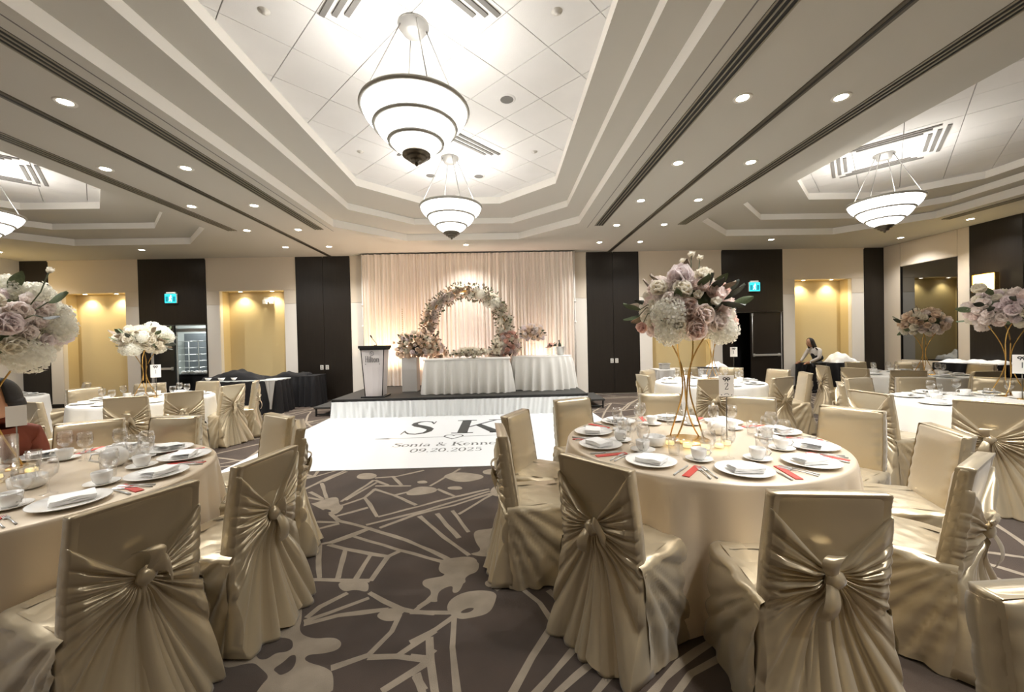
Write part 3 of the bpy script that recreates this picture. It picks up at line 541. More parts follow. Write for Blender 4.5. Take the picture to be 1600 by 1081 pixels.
hp = [(-.795+.145*(1.0*sin(a)**3), 6.255+.145*(13*cos(a)-5*cos(2*a)-2*cos(3*a)-cos(4*a))/15) for a in [2*pi*i/40 for i in range(41)]]
mb = MB(); stroke(mb, hp, .026, .0066, flat); obj('heart_outline', (mb, M['ink']), df)
# ------------------------------------------------------------------ lectern
t = thing('lectern', 'tapered grey lectern with curved dark top on the stage', 'lectern', (-2.68, 8.46, SZ)); t.scale = (.78, .8, 1)
bd = MB(); rows = []
for z, hw, d in ((.03, .225, .2), (.5, .26, .215), (1.0, .30, .23)):
    rows.append([(-hw, -d, z), (-hw*.6, -d-.03, z), (0, -d-.045, z), (hw*.6, -d-.03, z), (hw, -d, z), (hw, d, z), (-hw, d, z)])
bd.grid(rows, closed=True, smooth=False); obj('body', (bd, M['lect']), t)
obj('base', (MB().bbox(-.32, .32, -.28, .26, 0, .03, .006), M['black']), t)
tp = [(-.36, .26), (-.38, -.2)]+[(-.36+.72*i/8, -.27-.09*sin(pi*i/8)) for i in range(9)]+[(.38, -.2), (.36, .26)]
obj('top', (MB().prism(tp, 1.02, 1.075).prism([(x*.93, y*.9) for x, y in tp], .985, 1.02), M['black']), t)
for s in (-1, 1): obj('edge_strip', (MB().tube([(s*.226, -.202, .03), (s*.303, -.232, 1.0)], .012, 6), M['darkdoor']), t)
front = lambda a, b, z: (a, -.2-.045-z-.034*(b-.03)+.05*(a/.25)**2*.9, b)
mb = MB(); write(mb, 'Hilton', -.19, .735, .38, .125, .008, front); obj('logo_lettering', (mb, M['ink']), t)
mb = MB(); stroke(mb, arc(0, .912, .05, .04, 0, 360, 20), .009, .008, front); stroke(mb, [(-.025, .93), (-.006, .895), (.006, .92), (.024, .895)], .009, .008, front); obj('logo_emblem', (mb, M['ink']), t)
mb = MB(); stroke(mb, [(-.19, .695), (.19, .695)], .022, .008, front); obj('logo_strip', (mb, M['inklight']), t)
g = thing('gooseneck_microphone', 'thin gooseneck microphone rising from the lectern top', 'microphone', (-2.66, 8.42, SZ+1.075))
obj('neck', (MB().tube([(.03, 0, 0), (.02, 0, .05), (-.02, -.01, .1), (-.06, -.02, .16)], .006, 6), M['black']), g); obj('capsule', (MB().tube([(-.06, -.02, .16), (-.075, -.025, .19), (-.09, -.03, .22)], [.01, .016, .012], 8), M['black']), g); obj('base', (MB().lathe([(.001, .012), (.03, .01), (.034, 0)], 14), M['black']), g)
# ------------------------------------------------------------------ skirted tables
def pleat_skirt(outline, z0, z1, flare, n_amp, seed, cx, cy):
    r_ = random.Random(seed); rows = []; n = len(outline)
    ph = [r_.uniform(0, 6.28) for _ in range(4)]
    for iz in range(10):
        f = iz/9; z = z1+(z0-z1)*f; row = []
        for i, (x, y) in enumerate(outline):
            s = i/n*n_amp*2*pi; a, b = outline[i-1], outline[(i+1) % n]; l = hypot(b[0]-a[0], b[1]-a[1]) or 1
            nx_, ny_ = (b[1]-a[1])/l, -(b[0]-a[0])/l
            g = .5+.5*sin(s+.8*sin(s*.31+ph[0])); g = g**1.6
            d = flare*f*(.3+1.0*g)+.004+.030*g*min(1, f*5)
            row.append((x+nx_*d, y+ny_*d, z))
        rows.append(row)
    return MB().grid(rows, closed=True)
def rect_outline(x0, x1, y0, y1, n=60, m=24):
    return [(x0+(x1-x0)*i/n, y0) for i in range(n)]+[(x1, y0+(y1-y0)*i/m) for i in range(m)]+[(x1-(x1-x0)*i/n, y1) for i in range(n)]+[(x0, y1-(y1-y0)*i/m) for i in range(m)]
t = thing('head_table', 'long head table with pleated white skirt in front of the arch', 'table', (-.76, 8.9, SZ))
o_ = rect_outline(-.90, .90, -.31, .31, 140, 40)
obj('skirt', (pleat_skirt(o_, .006, .735, .085, 25, 3, 0, 0), M['white']), t); obj('top_cloth', (MB().bbox(-.94, .94, -.34, .34, .72, .752, .008), M['white']), t)
for a in (-.85, .85):
    for b in (-.27, .27): obj('leg', (MB().tube([(a, b, 0), (a, b, .72)], .015, 6), M['metal']), t)
t = thing('cake_table', 'round table with white pleated skirt at the right of the stage', 'table', (.93, 9.35, SZ))
o_ = [(.70*cos(2*pi*i/240), .60*sin(2*pi*i/240)) for i in range(240)]
obj('skirt', (pleat_skirt(o_, .006,   .735, .085, 22, 4, 0, 0), M['white']), t); obj('top_cloth', (MB().prism([(x*1.012, y*1.012) for x, y in o_[::5]], .72, .752), M['white']), t)
obj('pedestal', (MB().lathe([(.3, 0), (.3, .03), (.04, .05), (.04, .72)], 16), M['black']), t)
t = thing('ice_bucket', 'silver ice bucket on the round skirted stage table', 'bucket', (1.36, 9.2, SZ+.752))
obj('bucket', (MB().lathe([(.001, .005), (.07, .005), (.075, .02), (.095, .19), (.105, .2), (.1, .205), (.088, .19), (.068, .03), (.001, .02)], 24), M['steel']), t)
for s in (-1, 1): obj('handle', (MB().tube([(s*.095, 0, .17), (s*.125, 0, .16), (s*.125, 0, .13), (s*.09, 0, .12)], .006, 6), M['steel']), t)
tag(obj('wine_bottle', (MB().lathe([(.001, 0), (.035, .002), (.037, .01), (.037, .19), (.03, .22), (.014, .25), (.013, .3), (.016, .302), (.016, .315), (.001, .317)], 18), M['leafd']), loc=(1.37, 9.21, SZ+.80), rot=(.1, -.14, 0)), 'dark wine bottle leaning in the silver ice bucket', 'bottle')
tag(obj('plinth', (MB().bbox(-.17, .17, -.17, .17, 0, .78, .006), M['greybox']), loc=(-2.13, 9.3, SZ)), 'plain grey display plinth left of the floral arch', 'plinth')
bs = MB()
for k in range(26): bs.lathe([(.001, -.012), (.012, 0), (.001, .012)], 6, c=(0, 0, -.05*k))
tag(obj('bead_strand', (bs.tube([(0, 0, 0), (0, 0, -1.3)], .002, 4), M['gold'])), 'hanging gold bead strand in front of the drape, left of the arch', 'bead strand').location = (-2.35, 9.5, 2.3); 
bpy.data.objects['bead_strand']['kind'] = 'stuff'
tag(obj('balloon', (MB().lathe([(.001, -.1), (.05, -.088), (.09, -.045), (.1, 0), (.09, .045), (.05, .088), (.001, .1)], 20), M['black'])), 'small glossy black ball among the arch flowers, left side', 'ball').location = (-1.96, 9.15, 1.33)
# ------------------------------------------------------------------ satin covered chairs with self-tied backs
def sm(a, b, x): t = max(0, min(1, (x-a)/(b-a))); return t*t*(3-2*t)
def backy(z): return -.235-.065*(z-.45)/.46 if z > .45 else -.235-.05*(1-(z/.45))**1.4
def halfw(z): return .212-.010*sm(.6, .91, z) if z > .45 else .222+.03*(1-z/.45)
TOPZ = .91
SB, SFy, SW2 = -.25, .235, .228
class Folds:
    def __init__(s, seed, a0, a1, n, pw=.62):
        s.pw = pw
        r = random.Random(seed); w = [r.uniform(.55, 1.5) for _ in range(n)]; k = (a1-a0)/sum(w); s.e = [a0]; s.h = [r.uniform(.45, 1) for _ in range(n)]
        for x in w: s.e.append(s.e[-1]+x*k)
    def __call__(s, a):
        e = s.e
        if a <= e[0] or a >= e[-1]: return 0
        for i in range(len(s.h)):
            if a < e[i+1]:
                t = (a-e[i])/(e[i+1]-e[i]); return s.h[i]*sin(pi*t)**s.pw
        return 0
def rear_drape(seed, zk=.60, xk=0., wedge=(50, 130), nfold=24):
    """cloth fanned out from the knot: rays from the knot to the outline, so every fold runs along the mesh"""
    fo = Folds(seed, R(wedge[1]), R(360+wedge[0]), nfold); fo2 = Folds(seed+3, R(wedge[1]), R(360+wedge[0]), nfold*2)
    ph = random.Random(seed+99).uniform(0, 6); N, Mr = 300, 40; e = .0012
    inside = lambda x, z: .004 <= z <= TOPZ and abs(x) <= halfw(z)
    angs = sorted([R(wedge[1])-2*pi+2*pi*i/N for i in range(N)]+[R(wedge[0])-e, R(wedge[0])+e, R(wedge[1])-e-2*pi, R(wedge[1])+e-2*pi]); rays = []
    for a0 in angs:
        a = a0+2*pi; c_, s_ = cos(a), sin(a); lo, hi = 0, 1.2
        for _ in range(26):
            m_ = (lo+hi)/2; ok = inside(xk+m_*c_, zk+m_*s_)
            lo, hi = (m_, hi) if ok else (lo, m_)
        inw = R(wedge[0]) < a0 < R(wedge[1]) or R(wedge[0]) < a0+2*pi < R(wedge[1])
        f1 = 0 if inw else fo(a); f2 = 0 if inw else fo2(a); ray = []
        for i in range(Mr+3):
            t = min(1, i/Mr)**.85; r = lo*t; x, z = xk+r*c_, zk+r*s_; below = max(0, zk-z)/zk; hw = halfw(z); u = x/hw
            amp = .036*sm(.012, .10, r)*(1-.30*sm(.12, .26, r)*(1-below))+.036*below*sm(.1, .5, r)
            d = amp*(f1+.18*f2*(1-below))-.010 if inw else amp*(f1+.18*f2*(1-below))+.012*sm(0, .08, r)
            d += .020*(1-sm(.0, .15, r))
            edge = sm(.78, 1., abs(u)); d *= 1-.6*edge*(1-below); d *= 1-.9*sm(.875, TOPZ, z)
            y = backy(z)-.004-d-.03*below*below
            if i > Mr:
                k = i-Mr
                if z > TOPZ-.004: y = backy(z)+.028*k; z -= .002*k
                elif abs(u) > .985:
                    if z > .455: y = backy(z)+.03*k; x *= 1.012 if k == 1 else .99
                    else: x = math.copysign(SW2+.032*(1-z/.462)**1.2+.006, x); y = SB+.002+.035*(k-1)
                else: y += .004*k
            ray.append((x, y, z))
        rays.append(ray)
    return MB().grid(rays, closed=False).grid([rays[-1], rays[0]]).mesh('rear_drape', M['satin'])
def front_back(seed):
    r_ = random.Random(seed); p1, p2 = r_.uniform(0, 6), r_.uniform(0, 6); rows = []
    th = .062; n = 40
    zs = [.42+.47*i/26 for i in range(27)]+[.897, .904, .909]
    for z in zs:
        ins = 0 if z < .888 else (.014-(max(0, .0002-(z-.888)**2))**.5 if z < .9021 else .016+.02*(z-.902)/.007)
        row = []; hw = halfw(z)+.003-ins*.5; y0 = backy(z)+ins*.3; t_ = th-ins*.8
        for k in range(n):
            a = 2*pi*k/n; c, s = cos(a), sin(a); e = .28
            x = hw*math.copysign(abs(c)**e, c); yy = .5*t_*math.copysign(abs(s)**.5, s)
            if s > 0:                                          # padded front face with pull creases near its edges
                yy += .012*(1-(x/hw)**4)*sm(.42, .5, z)*(1-sm(.84, .9, z))
                ed = sm(.6, .98, abs(x)/hw)
                yy += .0045*ed*sin(z*92+p1+x*16)+.003*sin(z*17+p2+x*6)*(1-ed)
                x += .003*ed*sin(z*92+p1)*(1 if x > 0 else -1)
            row.append((x, y0+t_*.5+yy, z))
        rows.append(row)
    mb = MB().grid(rows, closed=True); mb.f.append(tuple(range((len(zs)-1)*n, len(zs)*n))); mb.m.append(0); mb.sm.append(True)
    return mb.mesh('backrest', M['satin'])
def skirt_path():
    p = []; c = .045
    for i in range(26): p.append((-SW2, SB+(SFy-c-SB)*i/26, -1, 0))
    for i in range(7): a = pi-(pi/2)*i/6; p.append((-SW2+c+c*cos(a), SFy-c+c*sin(a), cos(a), sin(a)))
    for i in range(1, 20): p.append((-SW2+c+(2*SW2-2*c)*i/20, SFy, 0, 1))
    for i in range(7): a = pi/2-(pi/2)*i/6; p.append((SW2-c+c*cos(a), SFy-c+c*sin(a), cos(a), sin(a)))
    for i in range(1, 27): p.append((SW2, SFy-c-(SFy-c-SB)*i/26, 1, 0))
    return p
def seat_skirt(seed):
    r_ = random.Random(seed); fs = Folds(seed+5, R(-95), R(60), 13); ph = [r_.uniform(0, 6) for _ in range(5)]; rows = []; P = skirt_path(); nz = 30
    for iz in range(nz+1):
        f = iz/nz; z = .462*(1-f)+.004*f; row = []
        for i, (x, y, nx_, ny_) in enumerate(P):
            s_ = i/len(P)
            d = .032*f**1.2
            sd = abs(nx_)                                      # sides: swag folds running up to the back
            a = atan2(z-.56, y-SB+.06)
            d += sd*.024*fs(a)*sm(.05, .25, hypot(z-.56, y-SB+.06))
            d += (1-sd)*(.011*sin(x*21+ph[0])*f+.006*sin(x*47+ph[1])*f)
            d += .008*sin(s_*70+ph[2]+z*6)*f*f+.0035*sin(z*60+y*25+ph[3])*sm(.0, .3, f)*(1-f)
            if abs(nx_) > .3 and abs(ny_) > .3: d += .012*f
            zz = z+.010*f*f*sin(s_*31+ph[4])*(1 if f > .9 else 0)
            row.append((x+nx_*d, y+ny_*d, max(.003, zz)))
        rows.append(row)
    top = []                                                   # close over the seat with a soft rounded rim
    for k, (ins, z) in enumerate(((.006, .472), (.02, .479), (.05, .483), (.12, .488))):
        top.append([(x-nx_*ins, y-ny_*ins+(.0 if k < 3 else 0), z+.003*sin(x*24+y*31+ph[0]+k)) for x, y, nx_, ny_ in P])
    mb = MB().grid(top[::-1]+rows)
    return mb.mesh('seat_skirt', M['satin'])
def seat_top(seed):
    r_ = random.Random(seed); ph = [r_.uniform(0, 6) for _ in range(3)]
    return MB().grid([[(-.205+.41*i/16, SB+.02+(SFy-.03-SB-.02)*j/14, .481+.010*sin(pi*i/16)*sin(pi*j/14)+.0035*sin(i*1.7+ph[0])*sin(j*1.1+ph[1])) for i in range(17)] for j in range(15)]).mesh('seat_cover', M['satin'])
def tail(seed):
    r_ = random.Random(seed); lean = r_.uniform(-.05, .05); w0 = r_.uniform(.8, 1.15); rows = []
    for iz in range(30):
        f = iz/29; z = .58*(1-f)+.006; hw = (.022+.075*f**.9)*w0; row = []; d = .026+.055*f
        for k in range(29):
            t = k/28*2-1; lob = abs(cos(t*pi*1.0+.35*sin(f*3+seed)))**.8*.55+.45*(1-t*t)
            row.append((lean*f+hw*t*(1+.25*f*f), backy(z)-.012-.03*(1-z/.6)**2-d*lob*(1-abs(t)**6), z+.014*f*f*f*(1+sin(t*4+seed))))
        rows.append(row)
    return MB().grid(rows).mesh('sash_tail', M['satin'])
def knot(seed):
    r_ = random.Random(seed); mb = MB()
    rows = []
    for i in range(9):
        a = pi*i/8; rows.append([(.034*sin(a)*cos(2*pi*k/12)*(1+.18*sin(3*2*pi*k/12+a*2)), -.285-.018+.026*sin(a)*sin(2*pi*k/12), .60+.036*cos(a)*(1+.12*sin(k))) for k in range(12)])
    mb.grid(rows, closed=True); return mb.mesh('knot', M['satin'])
def tie_end(seed):
    r_ = random.Random(seed); sx = r_.choice((-1, 1)); rows = []; L = r_.uniform(.09, .14); wd = r_.uniform(.03, .045)
    kind = seed % 3
    for i in range(13):
        t = i/12
        if kind == 0: cx, cz, cy = sx*(.01+.10*t*L/.1*.6), .61+.05*sin(pi*t*.8)-.09*t*t, -.305-.03*sin(pi*t)     # flap to the side
        elif kind == 1: cx, cz, cy = sx*.03*sin(pi*t*1.2), .60+L*.8*sin(pi*t*.62), -.30-.035*sin(pi*t)             # loop standing up
        else: cx, cz, cy = sx*(.015+.03*t), .60-L*1.3*t, -.305-.035*sin(pi*t*.9)
        w_ = wd*(.5+.5*sin(pi*min(1, t*1.6)/2))
        if kind == 2 or kind == 1: rows.append([(cx+w_*q*.8, cy-.008*(1-q*q), cz) for q in (-1, -.5, 0, .5, 1)])
        else: rows.append([(cx, cy-.008*(1-q*q), cz+w_*q) for q in (-1, -.5, 0, .5, 1)])
    return MB().grid(rows).mesh('tie_end', M['satin'])
CV = []
for s_ in range(6):
    CV.append([('backrest', front_back(s_)), ('rear_drape', rear_drape(11+s_, .60+.012*(s_ % 3-1), .012*(s_ % 2), (46+4*(s_ % 3), 134-3*(s_ % 2)), 22+s_ % 4)), ('seat_skirt', seat_skirt(21+s_)), ('seat_cover', seat_top(31+s_)), ('sash_tail', tail(s_), 'rear_drape'), ('knot', knot(s_), 'rear_drape'), ('tie_end', tie_end(s_), 'rear_drape'), ('tie_end', tie_end(s_+7), 'rear_drape')])
nchair = [0]
def chair(mx, my, face, lab, grp, v=None):        # mx,my: middle of the back's top edge; face: heading in degrees
    a = R(face); i = nchair[0]; nchair[0] += 1
    return inst(CV[i % 6 if v is None else v], 'banquet_chair', lab, 'chair', (mx+.27*cos(a), my+.27*sin(a), 0), a-pi/2, grp)
# ------------------------------------------------------------------ round tables with floor-length cloths
TH = .76
def table_cloth(r, m, seed, nf, amp):
    fo = Folds(seed, 0, 2*pi, nf, 1.15); r_ = random.Random(seed); n = 288; prof = []
    mb = MB(); rows = []
    rows.append([(.001*cos(2*pi*i/n), .001*sin(2*pi*i/n), TH) for i in range(n)])
    for rr, z in ((r*.5, TH), (r-.012, TH), (r-.003, TH-.003), (r+.003, TH-.012)): rows.append([(rr*cos(2*pi*i/n), rr*sin(2*pi*i/n), z) for i in range(n)])
    for iz in range(1, 22):
        f = iz/21; z = (TH-.012)*(1-f)+.004
        rows.append([((r+.003+.035*f+amp*f**.65*fo(2*pi*i/n)*(.55+.45*f)+.012*max(0, f-.85)*7*sin(i*.21+seed))*cos(2*pi*i/n+.05*f*sin(i*.05+seed)), (r+.003+.035*f+amp*f**.65*fo(2*pi*i/n)*(.55+.45*f)+.012*max(0, f-.85)*7*sin(i*.21+seed))*sin(2*pi*i/n+.05*f*sin(i*.05+seed)), z) for i in range(n)])
    return mb.grid(rows, closed=True).mesh('tablecloth', M[m])
def round_table(x, y, r, lab, clab, m, seed, nf=17, amp=.06):
    t = thing('round_table', lab, 'table', (x, y, 0))
    obj('tabletop', (MB().lathe([(.001, TH-.03), (r-.02, TH-.03), (r-.016, TH-.006), (.001, TH-.006)], 40), M['darkwood']), t)
    obj('pedestal', (MB().lathe([(.32, 0), (.32, .03), (.05, .07), (.04, TH-.05), (.2, TH-.03)], 20), M['black']), t)
    tag(obj('tablecloth', table_cloth(r, m, seed, nf, amp), loc=(x, y, 0)), clab, 'tablecloth')
T1, T2, T3, T4, T5, T6, T7 = (1.35, 2.79), (-2.70, 2.26), (-5.22, 5.95), (3.33, 6.33), (5.05, 3.90), (7.12, 6.82), (-8.25, 6.35)
round_table(*T1, .885, 'round banquet table at right front under a champagne cloth', 'champagne satin tablecloth on the right front table', 'cloth', 3, 24, .12)
round_table(*T2, .885, 'round banquet table at left front under a champagne cloth', 'champagne satin tablecloth on the left front table', 'cloth', 9, 24, .11)
round_table(*T3, .80, 'round banquet table on the left, behind the left front table', 'white tablecloth on the second table at left', 'white', 12)
round_table(*T4, .81, 'round banquet table right of the stage, before the dark exit door', 'white tablecloth on the table right of the stage', 'white', 15)
round_table(*T5, .85, 'round banquet table at the right frame edge', 'white tablecloth on the table at the right frame edge', 'white', 18)
round_table(*T6, .80, 'round banquet table at far right by the mirror', 'white tablecloth on the far right table by the mirror', 'white', 21)
round_table(*T7, .80, 'round banquet table at the far left frame edge', 'white tablecloth on the table at the far left frame edge', 'white', 24)
toward = lambda x, y, t: math.degrees(atan2(t[1]-y, t[0]-x))
G1, G2, G3, G4, G5, G6, G7 = ('chairs around the right front table', 'chairs around the left front table', 'chairs around the second left table', 'chairs around the table right of the stage', 'chairs around the right edge table', 'chairs around the far right table', 'chairs around the far left table')
CH = 'satin covered banquet chair '
C1 = [(1.19, 1.43, 83, 'nearest the camera at the right front table, knot facing us', 1), (.43, 1.88, 41, 'left of the nearest one at the right front table, long tail', 2), (-.02, 2.62, 3, 'in profile at the left side of the right front table', 0), (.10, 3.22, -28, 'second on the left of the right front table, by dance floor', 3), (.68, 3.89, -66, 'at the far left of the right front table, before the stage', 4), (1.63, 4.07, -96, 'behind the tall flowers of the right front table', 5), (2.36, 3.72, -121, 'behind the number two card of the right front table', 0), (2.72, 3.03, -150, 'right far side of the right front table, pale front showing', 1), (2.64, 2.30, 158, 'right side of the right front table, turned toward its left', 2), (2.14, 1.74, 121, 'right of the nearest one at the right front table, side on', 4)]
for x, y, f, l, v in C1: chair(x, y, f, CH+l, G1, v)
C2 = [(-1.45, 1.60, 157, 'nearest the camera at the left front table, wide tie flap', 0), (-1.27, 2.15, 170, 'at the right side of the left front table, tied back showing', 5), (-1.52, 3.0, 208, 'seen edge on at the left front table, beside dance floor', 3), (-1.90, 3.40, 235, 'with smooth pale front, far right of the left front table', 2), (-2.80, 3.46, -92, 'behind the left front table, right one of two pale backs', 4), (-3.38, 3.33, -60, 'behind the left front table, left one of two pale backs', 1), (-3.70, 3.02, -40, 'under the seated person at the left frame edge', 3)]
for x, y, f, l, v in C2: chair(x, y, f, CH+l, G2, v)
C3 = [(-5.48, 4.70, 78, 'with tied back, left one in front of the second left table', 1), (-4.60, 4.96, 117, 'with tied back, middle one in front of the second left table', 0), (-4.25, 5.40, 138, 'with tied back, right one in front of the second left table', 3), (-4.15, 6.20, 170, 'with long tail, right of the second left table', 2), (-4.16, 6.80, 205, 'right of the second left table, nearest the black service tables', 4), (-5.1, 7.0, -98, 'behind the second left table, below the kitchen doorway', 5), (-5.95, 6.85, -62, 'behind the second left table, beneath its flowers', 0), (-6.42, 6.25, -20, 'behind the second left table, far left pale back', 1)]
for x, y, f, l, v in C3: chair(x, y, f, CH+l, G3, v)
C4 = [(2.89, 5.36, 76, 'with star-like tied back behind the number two card', 2), (3.86, 5.37, 112, 'with tied back right of the number two card', 3), (4.66, 5.98, 160, 'seen edge on, right of the table near the stage', 0), (4.72, 6.66, 195, 'pale front, right back of the table near the exit door', 1), (4.25, 7.27, 222, 'pale front behind the table near the exit door, right', 4), (3.52, 7.50, 260, 'pale front behind the table near the exit door, middle', 5), (2.62, 7.10, -50, 'left back of the table near the right dark panel', 2), (2.22, 6.22, 5, 'tied back at left of the table near the right dark panel', 0)]
for x, y, f, l, v in C4: chair(x, y, f, CH+l, G4, v)
C5 = [(3.98, 3.14, 36, 'with large star tie at the right frame edge', 1), (3.64, 3.84, 4, 'with dark draped back, left of the right edge table', 2), (4.0, 4.60, -38, 'seen edge on, left back of the right edge table', 3), (4.64, 5.06, -78, 'pale front behind the right edge table, leftmost', 4), (5.32, 4.98, -104, 'pale front behind the right edge table, middle', 5), (6.08, 4.72, -140, 'pale front behind the right edge table, at frame edge', 0)]
for x, y, f, l, v in C5: chair(x, y, f, CH+l, G5, v)
C6 = [(6.22, 5.92, 55, 'with dark tied back, left front of the far right table', 3), (6.95, 5.50, 84, 'with dark tied back, right front of the far right table', 4), (5.95, 6.55, 14, 'with dark draped back at left of the far right table', 1), (5.95, 7.22, -18, 'seen edge on, farthest left of the far right table', 5), (7.30, 8.02, -92, 'pale front behind the far right table, by the dark corner', 0), (8.02, 7.62, -136, 'pale front behind the far right table, under its flowers', 2), (8.42, 6.75, 178, 'pale front at right of the far right table', 3)]
for x, y, f, l, v in C6: chair(x, y, f, CH+l, G6, v)
for x, y, f, l, v in [(-7.45, 7.3, 232, 'behind the far left table, beside the dark corner panel', 2), (-7.55, 5.3, 120, 'in front of the far left table at the frame edge', 4)]: chair(x, y, f, CH+l, G7, v)
chair(1.27, .86, -88, 'satin covered banquet chair cut off by the bottom right corner, smooth front', 'chair in the near right corner', 2)
# ------------------------------------------------------------------ table settings
plate = MB().lathe([(.001, .004), (.085, .004), (.09, .002), (.095, .005), (.142, .017), (.145, .020), (.142, .0215), (.098, .0105), (.088, .0085), (.001, .0085)], 36).mesh('plate', M['china'])
saucer = MB().lathe([(.001, .003), (.045, .003), (.075, .013), (.077, .016), (.074, .0165), (.044, .007), (.001, .007)], 28).mesh('saucer', M['china'])
cupb = MB().lathe([(.001, .002), (.026, .002), (.028, .006), (.036, .016), (.042, .04), (.044, .065), (.0415, .066), (.038, .04), (.03, .016), (.001, .012)], 24).mesh('bowl', M['china'])
cuph = MB().tube([(.041, 0, .056), (.06, 0, .058), (.068, 0, .042), (.058, 0, .024), (.037, 0, .02)], .0045, 6).mesh('handle', M['china'])
goblet = MB().lathe([(.034, .001), (.033, .004), (.008, .008), (.005, .02), (.005, .075), (.014, .085), (.034, .105), (.041, .135), (.039, .165), (.034, .185), (.0325, .185), (.037, .163), (.039, .135), (.032, .108), (.012, .09), (.001, .088)], 20).mesh('goblet', M['glass'])
tumbler = MB().lathe([(.001, .002), (.03, .002), (.033, .02), (.037, .1), (.0355, .1), (.031, .02), (.028, .012), (.001, .011)], 20).mesh('tumbler', M['glass'])
def fork_mesh():
    mb = MB().tube([(0, -.095, .004), (0, -.02, .007), (0, .03, .006)], [.0045, .003, .004], 6); mb.bbox(-.011, .011, .03, .055, .003, .006, .001)
    for k in range(4): mb.bbox(-.0105+.0058*k, -.0072+.0058*k, .055, .095, .004, .0065, .0008)
    return mb.mesh('fork', M['steel'])
fork = fork_mesh()
knife = MB().tube([(0, -.11, .004), (0, -.01, .005)], [.0055, .0045], 6).add([(-.004, -.01, .004), (.006, -.01, .004), (.007, .08, .004), (-.003, .11, .004), (-.004, -.01, .006), (.005, -.01, .006), (.006, .08, .006), (-.003, .11, .006)], [(3, 2, 1, 0), (4, 5, 6, 7), (0, 1, 5, 4), (1, 2, 6, 5), (2, 3, 7, 6), (3, 0, 4, 7)]).mesh('knife', M['steel'])
sleeve = MB().bbox(-.019, .019, -.105, .105, 0, .005, .0015).mesh('chopstick_sleeve', M['red'])
def napkin_mesh(seed):
    r_ = random.Random(seed); mb = MB()
    for k in range(3):
        o = .006*k; rows = [[(-.075+.15*i/10+o*.5, -.055+.11*j/7-o*.4, .010+.009*k+.006*sin(i*.7+seed+k)*sin(j*.5+k)*.6+.004) for i in range(11)] for j in range(8)]
        mb.grid(rows); mb.grid([[(-.075+.15*i/10+o*.5, -.055-o*.4, .010+.009*k+.006*sin(i*.7+seed+k)*sin(k)*.6+.004-.008*q) for i in range(11)] for q in (0, 1)])
        mb.grid([[(.075+o*.5, -.055+.11*j/7-o*.4, .010+.009*k+.006*sin(10*.7+seed+k)*sin(j*.5+k)*.6+.004-.008*q) for j in range(8)] for q in (0, 1)])
    return mb.mesh('napkin', M['napkin'])
naps = [napkin_mesh(i) for i in range(3)]
PL = ['nearest', 'left of nearest', 'left side', 'second left', 'far left', 'far, behind flowers', 'far, behind number card', 'far right', 'right side', 'right of nearest']
def setting(c, r, ang, tl, where, full=True, seed=0):
    a = R(ang); r_ = random.Random(seed); base = Matrix.Translation((c[0], c[1], TH)) @ Matrix.Rotation(a+pi/2, 4, 'Z')   # local +Y points to the table centre, -Y to the sitter
    def at(lx, ly): p = base @ Vector((lx, -(r-ly), 0)); return p.x, p.y, TH+.0005
    z3 = a+pi/2; W = ' at the %s place, %s' % (where, tl)
    def g(nm): return nm+' on the '+tl
    def put(me, nm, lab, cat, lx, ly, rot=0, dz=0):
        x, y, z = at(lx, ly); return tag(obj(nm, me, loc=(x, y, z+dz), rot=(0, 0, z3+rot)), lab, cat, g(cat+'s'))
    j = lambda q: r_.uniform(-q, q)
    px, py = j(.012), .175+j(.01)
    put(plate, 'dinner_plate', 'white dinner plate'+W, 'plate', px, py)
    put(naps[seed % 3], 'folded_napkin', 'folded white napkin on the plate'+W, 'napkin', px+j(.01), py+j(.01), j(.5), .0075)
    x, y, z = at(.19+j(.02), .40+j(.02)); put(saucer, 'saucer', 'white saucer'+W, 'saucer', .19, .40)
    x, y, z = at(.19, .40); t = inst([('bowl', cupb), ('handle', cuph)], 'coffee_cup', 'white coffee cup'+W, 'cup', (x, y, z+.0065), z3+r_.uniform(-1, 1), g('cups'))
    put(goblet, 'wine_goblet', 'clear stemmed goblet'+W, 'glass', -.10+j(.03), .36+j(.02))
    if full:
        put(tumbler if seed % 2 else goblet, 'water_glass', 'clear water glass'+W, 'glass', .015+j(.03), .43+j(.03))
        put(fork, 'fork', 'outer steel fork'+W, 'fork', -.21, .16, j(.05)); put(fork, 'fork', 'inner steel fork'+W, 'fork', -.178, .165, j(.05))
        put(knife, 'knife', 'steel knife'+W, 'knife', .175, .16, j(.06)); put(sleeve, 'chopstick_sleeve', 'red paper chopstick sleeve'+W, 'chopstick sleeve', .225, .17, j(.08))
A1 = [toward(*T1, (c[0], c[1])) for c in C1]
A1 = [-96, -134, -172, 158, 120, 80, 44, 10, -24, -58]
for i, a in enumerate(A1): setting(T1, .885, a, 'right front table', PL[i], True, i)
PL2 = ['nearest', 'right', 'far right', 'second far right', 'far middle', 'far left', 'left', 'near left', 'second near left']
for i, a in enumerate((-28, 6, 36, 64, 96, 130, 166, -100, -64)): setting(T2, .885, a, 'left front table', PL2[i], True, 20+i)
PF = ['front', 'front right', 'right', 'back right', 'back', 'back left', 'left', 'front left']
for tn, c, r in (('second left table', T3, .80), ('table right of the stage', T4, .81), ('right edge table', T5, .85), ('far right table', T6, .80), ('far left table', T7, .80)):
    for i in range(8): setting(c, r, -90+45*i, tn, PF[i], False, 40+i)
